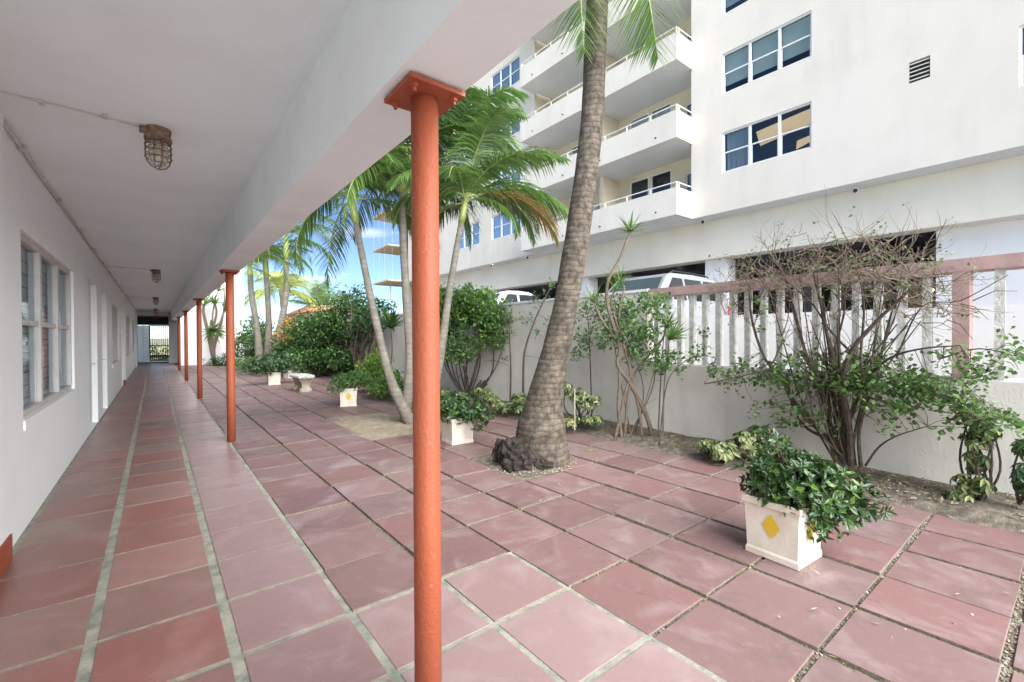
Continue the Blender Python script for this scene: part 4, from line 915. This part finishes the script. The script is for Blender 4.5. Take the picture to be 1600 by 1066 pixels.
shrub('leafy_shrub', 'loose light green shrub filling behind the crossing dracaena canes', 'shrub', P(990,682,6.6), [(P(985,520,6.55), (.45,.45,.30)), (P(1010,480,6.55), (.4,.4,.2)), (P(1020,560,6.5), (.35,.5,.18)), (P(960,480,6.7), (.3,.3,.22))], 2300, .06, .045, M['lf_boug'], .011, 1, bark=M['twig'])
thin_tree('leafy sprays reaching right from the dracaena across the lower pickets', [(1030,678),(1042,600),(1070,565),(1100,556),(1118,560)], 6.0, .010, [(1080,560,.14),(1100,550,.14),(1115,570,.10),(1060,580,.12),(1100,520,.10),(1090,545,.12)], M['lf_boug'], .06, .05, 22)
# bougainvillea
bb_ = XP(1312,722,5.72); bb_.z = .03
t = empty('bougainvillea', bb_, 'large sprawling bougainvillea with a bare tangled top and leafy lower branches beside the near planter', 'bougainvillea')
b = MB(); tw = MB(); lf = MB(); ends = []
def B(l, x=5.72): return [XP(u, v, x) - bb_ for u, v, *q in l]
main = [([(1308,727),(1297,690),(1262,655),(1235,620),(1222,590),(1195,560),(1175,500),(1170,440)], .030),
        ([(1322,727),(1318,660),(1310,600),(1300,560),(1288,500),(1272,430)], .034), ([(1316,727),(1296,660),(1290,600),(1262,560),(1245,500),(1225,430),(1200,400)], .028),
        ([(1335,727),(1300,690),(1262,670),(1240,640),(1232,600)], .022), ([(1330,727),(1326,660),(1316,600),(1330,550),(1372,500),(1420,455)], .034),
        ([(1345,730),(1342,680),(1352,620),(1345,560),(1350,480),(1340,420)], .020), ([(1352,728),(1372,700),(1400,682),(1449,666)], .012),
        ([(1312,612),(1360,604),(1420,592),(1470,590),(1508,600)], .020), ([(1290,610),(1340,600),(1390,560),(1440,545),(1500,540)], .016), ([(1350,620),(1375,560),(1390,500),(1405,450)], .018),
        ([(1300,600),(1250,590),(1200,580),(1150,590),(1100,600)], .014), ([(1340,560),(1300,520),(1265,470),(1215,430),(1165,400)], .014), ([(1420,592),(1480,625),(1530,655),(1570,650)], .010), ([(1470,560),(1530,545),(1600,560)], .008),
        ([(1400,560),(1440,480),(1500,470),(1575,430)], .008), ([(1345,480),(1385,425),(1440,400),(1470,385)], .010), ([(1300,560),(1320,480),(1310,420),(1330,385)], .012)]
mp_pts = []
for _ in range(22):
    u1 = rnd.uniform(1190, 1440); v1 = rnd.uniform(420, 560); um = 1315 + (u1 - 1315) * rnd.uniform(.35, .7); vm = rnd.uniform(560, 640)
    main.append(([(1315 + rnd.uniform(-12, 25), 727), (um - (um - 1315) * .4, vm + 50), (um, vm), (u1, v1)], rnd.uniform(.010, .018)))
for l, r in main:
    xo = rnd.uniform(5.3, 5.88); bl = [XP(u, v, 5.72 + (xo - 5.72) * min(1, i_ * .35)) - bb_ for i_, (u, v) in enumerate(l)]; pts = smooth_path(bl, 5)
    b.tube(pts, lerp_list([r, r*.35], len(pts)), 7, caps=False, lump=.15); mp_pts.append(pts)
# bare tangle on top
for _ in range(360):
    u, v = rnd.uniform(1130, 1480), 0; v = 428 + 25 * abs((u - 1310) / 150) ** 2 + rnd.gauss(0, 27); src = XP(u, v, rnd.uniform(5.25, 5.98)) - bb_
    sd = CM @ V((1, 0, 0)); d = (sd * rnd.choice((-1, 1)) * rnd.uniform(.3, 1) + V((0, 0, 1)) * rnd.uniform(-.25, .6) + rv(.5))
    grow(tw, src, d, rnd.uniform(.14, .36), rnd.uniform(.003, .006), 1, ends, .8, .1, (2, 3), 4, .9)
for _ in range(110):
    pts = rnd.choice(mp_pts[:3] + mp_pts[4:6] + mp_pts[9:12] + mp_pts[15:]); q = rnd.choice(pts[len(pts)//3:]); d = (V((0, 0, 1)) + unit() * .55)
    grow(tw, q, d, rnd.uniform(.25, .55), rnd.uniform(.004, .007), 1, ends, .5, .2, (1, 3), 6, .6)
for l in ((1500,475,1545,500), (1520,470,1590,455), (1480,500,1520,530), (1440,505,1500,520)):
    tw.tube([XP(l[0],l[1],5.7)-bb_, XP((l[0]+l[2])/2,(l[1]+l[3])/2-8,5.65)-bb_, XP(l[2],l[3],5.6)-bb_], [.006,.004,.002], 4, caps=False)
def bleaf(c, s, n, L=.055, m=0):
    for _ in range(n):
        p = c + unit() * s * rnd.random() ** .6; s_ = rnd.uniform(.5, 1.15); lf.leaf(p, (unit() + V((0, 0, -.25))).normalized(), V((0, 0, 1)) + unit() * .6, L * s_, L * .82 * s_, m, .05)
for pts, dd in ends:
    if rnd.random() < .34: bleaf(pts[-1], .05, rnd.randint(1, 3), .034)
for u0, v0, u1, v1, n, s in ((1150,570,1240,600,20,.12), (1230,590,1480,610,60,.15), (1560,640,1590,665,8,.07), (1235,560,1440,620,95,.14), (1240,600,1400,560,40,.16), (1120,585,1240,590,36,.09), (1400,590,1520,625,46,.13), (1500,620,1580,655,22,.10), (1500,560,1600,560,24,.09), (1460,540,1540,600,14,.10), (1360,640,1430,650,18,.10), (1180,640,1250,660,16,.08), (1240,640,1330,660,18,.10), (1480,655,1540,670,14,.1), (1170,460,1230,560,8,.06),(1440,590,1500,650,16,.12),(1330,560,1380,600,20,.14)):
    for _ in range(int(n * 1.35)):
        k = rnd.random(); c = XP(u0 + (u1-u0)*k + rnd.gauss(0, 9), v0 + (v1-v0)*k + rnd.gauss(0, 12), rnd.uniform(5.3, 5.92)) - bb_
        q = min((p for pts in mp_pts for p in pts), key=lambda p: (p - c).length); 
        if (q - c).length < .5: tw.tube([q, (q+c)/2 + rv(.02), c], [.004, .003, .002], 3, caps=False)
        bleaf(c, s * .85, rnd.randint(3, 11), .052)
b.build('trunks', M['wood'], t); tw.build('twigs', M['twig'], t); lf.build('foliage', M['lf_boug'], t)
# variegated schefflera
def umbrella_leaf(mb, c, ax, L, W, n=7):
    ax = ax.normalized(); u = ax.orthogonal().normalized(); w = ax.cross(u); a0 = rnd.uniform(0, 6)
    for i in range(n):
        a_ = a0 + 2*math.pi*i/n; d = (u*math.cos(a_) + w*math.sin(a_) + ax * -.35).normalized(); mb.leaf(c, d, ax, L*rnd.uniform(.8, 1.1), W, 0, .1, .25)
def schefflera(label, base, blobs, n, L=.09, W=.035, m=None):
    base = V(base); t = empty('schefflera', base, label, 'schefflera', 'variegated scheffleras in the bed'); b = MB(); lf = MB()
    for c, r in blobs:
        c = V(c) - base
        for _ in range(3): limbs_to(b, V((rnd.uniform(-.05,.05), rnd.uniform(-.05,.05), 0)), c + rv(.05), .012, .006)
        for _ in range(n):
            d = unit(); p = c + V((d.x*r[0], d.y*r[1], d.z*r[2])) * rnd.random() ** .4; umbrella_leaf(lf, p, (d + V((0, 0, .8)) + rv(.3)), L * rnd.uniform(.7, 1.1), W)
            b.tube([c + (p-c)*.4, p], [.004, .002], 3, caps=False)
    b.build('stems', M['wood'], t); lf.build('foliage', m or M['lf_var'], t); return t
schefflera('variegated cream and green schefflera low behind the near planter', (5.40, 2.42, .02), [(P(1160,692,5.2), (.22,.24,.15)), (P(1125,702,5.25), (.20,.22,.11)), (P(1188,680,5.3), (.16,.2,.13)), (P(1105,695,5.4), (.12,.14,.09))], 46, .10, .04)
schefflera('variegated schefflera climbing up the wall at the right end of the bed', XP(1522,790,5.62), [(XP(1518,755,5.58), (.13,.15,.11)), (XP(1528,720,5.66), (.10,.10,.10)), (XP(1528,688,5.7), (.13,.13,.10)), (XP(1545,670,5.7), (.12,.12,.07)), (XP(1500,775,5.5), (.09,.1,.05)), (XP(1515,650,5.75),(.1,.1,.05))], 24, .085, .030)
schefflera('dark schefflera cut by the right edge of the photograph', XP(1604,790,5.6), [(XP(1602,745,5.55), (.10,.10,.14)), (XP(1606,695,5.6), (.12,.10,.06))], 18, .10, .03, M['lf_dark'])
schefflera('yellowing schefflera around a thin metal stake right of the leaning palm', (5.6, 5.2, .02), [(P(905,618,6.9), (.2,.25,.16)), (P(925,625,6.9), (.18,.22,.12)), (P(890,655,6.9), (.15,.2,.08)), (P(925,655,6.9), (.2,.2,.07)), (P(885,605,7.0), (.12,.12,.1))], 26, .09, .035)
schefflera('low variegated ground plants at the wall foot left of the leaning palm', (5.7, 7.6, .02), [(P(770,620,8.7), (.2,.3,.13)), (P(790,632,8.5), (.3,.3,.09)), (P(815,635,8.2), (.25,.3,.12)), (P(755,610,9.0), (.2,.2,.1)), (P(812,622,8.3), (.15,.2,.12))], 30, .10, .042)
tag(MB().tube([P(898,672,6.6), P(898,606,6.6)], .009, 6).build('metal_stake', M['stone']), 'thin grey metal stake standing in the bed right of the leaning palm', 'stake')
# far left vegetation
shrub('dense_bush', 'huge dark green bush at the back of the courtyard behind the stone bench', 'bush', (5.6, 17.5, 0),
      [(P(500,520,17.5), (1.2,1.3,.75)), (P(545,505,17), (1.0,1.2,.7)), (P(490,560,17), (1.0,1.0,.5)), (P(530,560,16.6), (.8,1.0,.4)), (P(465,555,18), (.7,.8,.6)), (P(575,520,16.2), (.6,.7,.5)), (P(555,480,17), (.7,.8,.35)), (P(450,545,18.5), (.6,.6,.5))], 17000, .14, .085, M['lf_green'], .06, 3, far=True, m2=M['lf_dark'], m2p=.45)
shrub('sea_grape_tree', 'dark trunked small tree leaning between the huge bush and the leaning slim palm', 'small tree', P(562,600,14.5), [(P(580,500,14.2), (.6,.7,.4)), (P(560,520,14.5), (.5,.5,.35)), (P(590,480,14), (.5,.5,.25)), (P(560,465,15), (.5,.5,.2))], 1700, .12, .08, M['lf_dark'], .05, 3, far=True)
shrub('croton_bush', 'orange croton bush glowing between the slim palms and the huge dark bush', 'bush', (5.4, 19.8, 0), [(P(450,520,19), (.45,.5,.55)), (P(462,535,18.6), (.35,.4,.35)), (P(440,545,19), (.3,.35,.3))], 1700, .16, .07, M['lf_orange'], .03, 2, far=True)
shrub('hedge_bush', 'mid green bush behind the stems of the three slim palms', 'bush', (4.9, 23.5, 0), [(P(385,540,24), (.9,1,.8)), (P(410,530,23.5), (.9,1,.9)), (P(432,545,22), (.8,.8,.7)), (P(395,510,25), (.7,.8,.6))], 4200, .16, .09, M['lf_green'], .04, 2, far=True)
shrub('low_shrub', 'low dry looking shrub at the edge of the far bed left of the farthest planter', 'shrub', P(390,580,18), [(P(390,572,18), (.6,.6,.28)), (P(408,578,17.5), (.3,.4,.2)), (P(375,565,19), (.4,.4,.25))], 1300, .09, .04, M['lf_boug'], .015, 4, far=True, bark=M['twig'])
shrub('lime_shrub', 'lime green shrub right of the planter with the yellow diamond', 'shrub', P(585,615,11.8), [(P(580,575,12), (.35,.45,.3)), (P(592,560,12), (.3,.35,.2)), (P(600,590,11.8), (.4,.4,.18)), (P(568,590,12.2), (.3,.3,.2))], 1500, .10, .065, M['lf_lime'], .02, 3, far=True)
shrub('ground_shrub', 'low green and yellow ground plants behind the stems of the sandy patch', 'shrub', P(612,628,10.6), [(P(605,610,10.8), (.4,.4,.16)), (P(622,600,10.6), (.25,.4,.25)), (P(640,615,10.2), (.3,.3,.16)), (P(588,600,11.3), (.3,.3,.16))], 1300, .10, .06, M['lf_green'], .015, 3, far=True, m2=M['lf_lime'], m2p=.35)
shrub('thin_vine', 'airy climbing branch waving above the huge bush against the sky', 'shrub', P(520,520,17), [(P(530,470,17), (.6,.5,.22)), (P(560,450,17), (.4,.4,.15)), (P(500,475,17.5), (.4,.4,.2))], 420, .11, .07, M['lf_green'], .02, 3, far=True)
bs_ = P(600,640,11.0); bs_.z = 0
dracaena('long leaved green rosette plant on a thin stem left of the upright slim palm', bs_, [([bs_, P(612,560,11.0), P(611,512,11.0)], .02, (0,0,.8), 1.5)], .62, .085, 34, m=M['lf_green'])
# yucca before the white end building
yb = P(336,574,24.4); yb.z = 0
YD = lambda *l: [yb] + [P(u, v, 24.4) for u, v in l]
dracaena('branching yucca tree with spiky heads in front of the white end building', yb,
    [(YD((330,545),(325,520),(318,490),(318,478)), .11, (0,0,.6), 1.6), (YD((332,545),(332,520),(338,490),(336,475)), .085, (0,0,.6), 1.6), (YD((333,545),(340,520),(347,495),(352,485)), .06, (.2,0,.6), 1.3),
     (YD((330,540),(328,520),(330,500),(332,515)), .05, (.1,-.4,.4), 2), (YD((335,545),(332,500),(336,470),(341,455)), .05, (0,0,.6), 1.3), (YD((335,545),(345,510),(350,480),(350,450)), .06, (0,0,.6), .0)], .85, .05, 40)
shrub('low_hedge', 'low dark green plants at the foot of the yucca tree', 'shrub', P(345,572,24.3), [(P(352,566,24.3), (.7,.35,.35)), (P(340,568,24.2), (.4,.3,.25)), (P(328,569,24.2), (.3,.25,.2))], 1300, .14, .05, M['lf_dark'], .02, 2, far=True)
yb2 = P(359,574,23.8); yb2.z = 0
dracaena('spiky low yucca rosette right of the yucca tree', yb2, [([yb2, P(359,563,23.8)], .06, (0,0,.8), 1)], .8, .05, 30)
# beyond the gate
shrub('garden_hedge', 'green hedge seen through the bars of the gate', 'hedge', (.3, 42, -.1), [((-.6, 42, .5), (.7,.5,.7)), ((.4, 42, .4), (.8,.5,.6)), ((1.4, 42, .6), (.7,.5,.8)), ((2.4, 43, .9), (.9,.5,1.2))], 2200, .16, .08, M['lf_green'], .03, 2, far=True, m2=M['lf_lime'], m2p=.3)
sheet('beach', M['beach'], -40, 12, 46, 80, .15)
# far wall, house
hs = empty('far_house', (0, 0, 0), 'low peach house with a clay roof edge behind the huge bush', 'house')
hm = MB(); hm.box(8.8, 13.6, 34.5, 42, 0, 3.35); hm.build('wall', M['housewall'], hs)
hr_ = MB(); hr_.add([(8.5,34.2,3.35),(13.9,34.2,3.35),(13.9,42.3,3.35),(8.5,42.3,3.35),(9.6,36.5,4.0),(12.8,36.5,4.0),(12.8,40,4.0),(9.6,40,4.0)], [(0,3,2,1),(4,5,6,7),(0,1,5,4),(1,2,6,5),(2,3,7,6),(3,0,4,7)])
for i in range(30): hr_.tube([(8.55+i*.18, 34.18, 3.40), (8.55+i*.18+ .04, 34.6, 3.52)], .07, 6)
hr_.build('roof', M['roof'], hs)

# ------------------------------------------------------------------ planters and bench
def planter(c, rz, label, plabel, w=.165, h=.39, diamond=True, top=1.06, spec=None, lift=0):
    t = empty('square_planter', (*c, 0), label, 'planter', 'white square planters', rz)
    p = MB(); w1 = w * top
    p.frustum((0,0), w*1.03, w*1.03, w*1.03, w*1.03, .0, .035); p.frustum((0,0), w*1.03, w*1.03, w*.985, w*.985, .036, .05); p.frustum((0,0), w*.985, w*.985, w1, w1, .0505, h-.04)
    p.build('pot', M['pot'], t)
    r = MB(); 
    for a_, b_, c_, d_ in ((-1,1,-1,-.86),(-1,1,.86,1),(-1,-.86,-.859,.859),(.86,1,-.859,.859)): r.box(a_*(w1+.012), b_*(w1+.012), c_*(w1+.012), d_*(w1+.012), h-.039, h)
    r.build('rim', M['pot'], t); MB().box(-w1*.85, w1*.85, -w1*.85, w1*.85, h-.038, h-.03).build('soil', M['soil'], t)
    if diamond:
        for k in range(4):
            m_ = Matrix.Rotation(k*math.pi/2, 3, 'Z'); zc = h*.57; s1, s2 = .056, .082; yy = lambda z: -(w*.985 + (w1-w*.985)*(z-.05)/(h-.09)) - .003
            q = [m_ @ V((s1*x, yy(zc + s2*z), zc + s2*z)) for x, z in ((0,-1),(.5,-.62),(1,0),(.5,.62),(0,1),(-.5,.62),(-1,0),(-.5,-.62))]
            MB().add(q, [tuple(range(8))]).build('diamond', M['yellow'], t)
    return t
def potplant(c, label, blobs, n, L, W, far=False, m=None):
    t = empty('potted_shrub', (*c, .36), label, 'potted plant', 'shrubs in the white planters'); b = MB(); lf = MB()
    for bc, r in blobs:
        bc = V(bc) - V((c[0], c[1], .36))
        for _ in range(int(14 * (.5 if far else 1))):
            d = unit(); e_ = bc + V((d.x*r[0], d.y*r[1], d.z*r[2])); limbs_to(b, V((rnd.uniform(-.06,.06), rnd.uniform(-.06,.06), -.02)), e_, .007, .0025, 6, .1)
        for _ in range(int(n * r[0]*r[1]*r[2] / sum(q[1][0]*q[1][1]*q[1][2] for q in blobs))):
            d = unit(); k = rnd.random() ** .33; o_ = (d + V((0, 0, .35))).normalized(); p = bc + V((d.x*r[0], d.y*r[1], d.z*r[2])) * k * (1 + .25 * noise.noise(d * 3 + bc * 4))
            o_ = (o_ + rv(.35)).normalized(); u = o_.orthogonal().normalized(); w_ = o_.cross(u); a0 = rnd.uniform(0, 6)
            nn = 6
            for i in range(nn):
                a_ = a0 + 2*math.pi*i/nn; s_ = rnd.uniform(.75, 1.1) * (.7 if i % 2 else 1); ld = (u*math.cos(a_) + w_*math.sin(a_) + o_*(.8 if i % 2 else .25)).normalized()
                (lf.leaf2 if far else lf.leaf)(p, ld, o_, L*s_, W*s_)
    b.build('stems', M['wood'], t); lf.build('foliage', m or M['lf_pot'], t); return t
planter((3.375, 1.265), R(-4), 'white square planter with yellow diamonds nearest the viewer at the right', '')
potplant((3.375, 1.265), 'dense glossy dark green shrub spilling over the nearest planter', [((3.42,1.27,.50), (.27,.27,.20)), ((3.56,1.04,.42), (.25,.22,.20)), ((3.36,1.04,.33), (.15,.12,.16)), ((3.22,1.13,.42), (.08,.10,.09)), ((3.64,.86,.40), (.11,.12,.10)), ((3.66,1.22,.52), (.15,.16,.15)), ((3.62,1.42,.70),(.10,.10,.11)), ((3.30,1.30,.56),(.13,.13,.12))], 640, .070, .029)
planter((3.37, 5.53), R(-3), 'white square planter just right of the big orange column', '', diamond=False, h=.36)
potplant((3.37, 5.53), 'dark green shrub in the planter just right of the big orange column', [((3.32,5.42,.52), (.36,.36,.22)), ((3.10,5.75,.58), (.30,.3,.24)), ((3.62,5.3,.40), (.2,.18,.16)), ((3.45,5.1,.42), (.2,.16,.2))], 560, .068, .026)
planter((3.31, 9.98), R(-18), 'white square planter with a yellow diamond standing between bench and sandy patch', '')
potplant((3.31, 9.98), 'fine leaved olive green shrub in the planter left of the sandy patch', [((3.30,9.95,.55), (.42,.40,.20)), ((3.62,10.1,.58), (.30,.3,.22)), ((2.98,9.8,.45), (.22,.2,.14)), ((3.7,9.7,.42),(.2,.2,.16))], 520, .07, .022, True, M['lf_green'])
planter((2.95, 16.0), R(-3), 'white square planter farthest down the courtyard, left of the stone bench', '', diamond=False)
potplant((2.95, 16.0), 'wide bluish dark shrub in the farthest planter', [((2.85,16.0,.66), (.62,.5,.34)), ((3.35,16.1,.62), (.45,.4,.28)), ((2.4,15.9,.60), (.35,.3,.24))], 620, .10, .04, True, M['lf_dark'])
planter((3.95, 18.2), R(10), 'pale white planter partly hidden behind the stone bench', '', .2, .45, False)
potplant((3.95, 18.2), 'leafy shrub in the planter behind the stone bench', [((3.9,18.2,.75), (.5,.45,.3))], 200, .10, .04, True, M['lf_dark'])
bn = empty('stone_bench', (3.24, 13.65, 0), 'weathered cast stone bench with scrolled legs and a scalloped seat', 'bench')
def scroll(y):
    prof = [(.155,0),(.155,.05),(.125,.075),(.105,.12),(.10,.18),(.115,.24),(.145,.29),(.16,.33),(.16,.36)]; vs = []
    for x, z in prof: vs += [(-x, y-.085, z), (x, y-.085, z), (x, y+.085, z), (-x, y+.085, z)]
    m = MB(); n = len(prof); m.add(vs, [(4*i+k, 4*i+(k+1) % 4, 4*i+4+(k+1) % 4, 4*i+4+k) for i in range(n-1) for k in range(4)] + [(3,2,1,0), (4*n-4,4*n-3,4*n-2,4*n-1)])
    for sx in (-1, 1): m.tube([(sx*.10, y-.10, .30), (sx*.10, y+.10, .30)], .045, 10); m.tube([(sx*.105, y-.095, .055), (sx*.105, y+.095, .055)], .045, 10)
    m.build('leg', M['stone'], bn)
scroll(-.33); scroll(.33)
s = MB(); n = 72; top_, bot = [], []
for i in range(n):
    a_ = 2*math.pi*i/n; ca, sa = math.cos(a_), math.sin(a_); k = (abs(ca)**6 + abs(sa)**6) ** (-1/6); sc = 1 + .03*math.sin(a_*18)
    top_.append((.235*ca*k*sc, .56*sa*k*sc, .435)); bot.append((.22*ca*k*sc, .54*sa*k*sc, .362))
mid = [(x*1.02, y*1.01, .40) for x, y, z in top_]
s.add(bot + mid + top_ + [(x*.94, y*.96, .445) for x, y, z in top_], [(q*n+i, q*n+(i+1) % n, (q+1)*n+(i+1) % n, (q+1)*n+i) for q in range(3) for i in range(n)] + [tuple(range(n))[::-1], tuple(range(3*n, 4*n))]); s.build('seat', M['stone_pale'], bn)
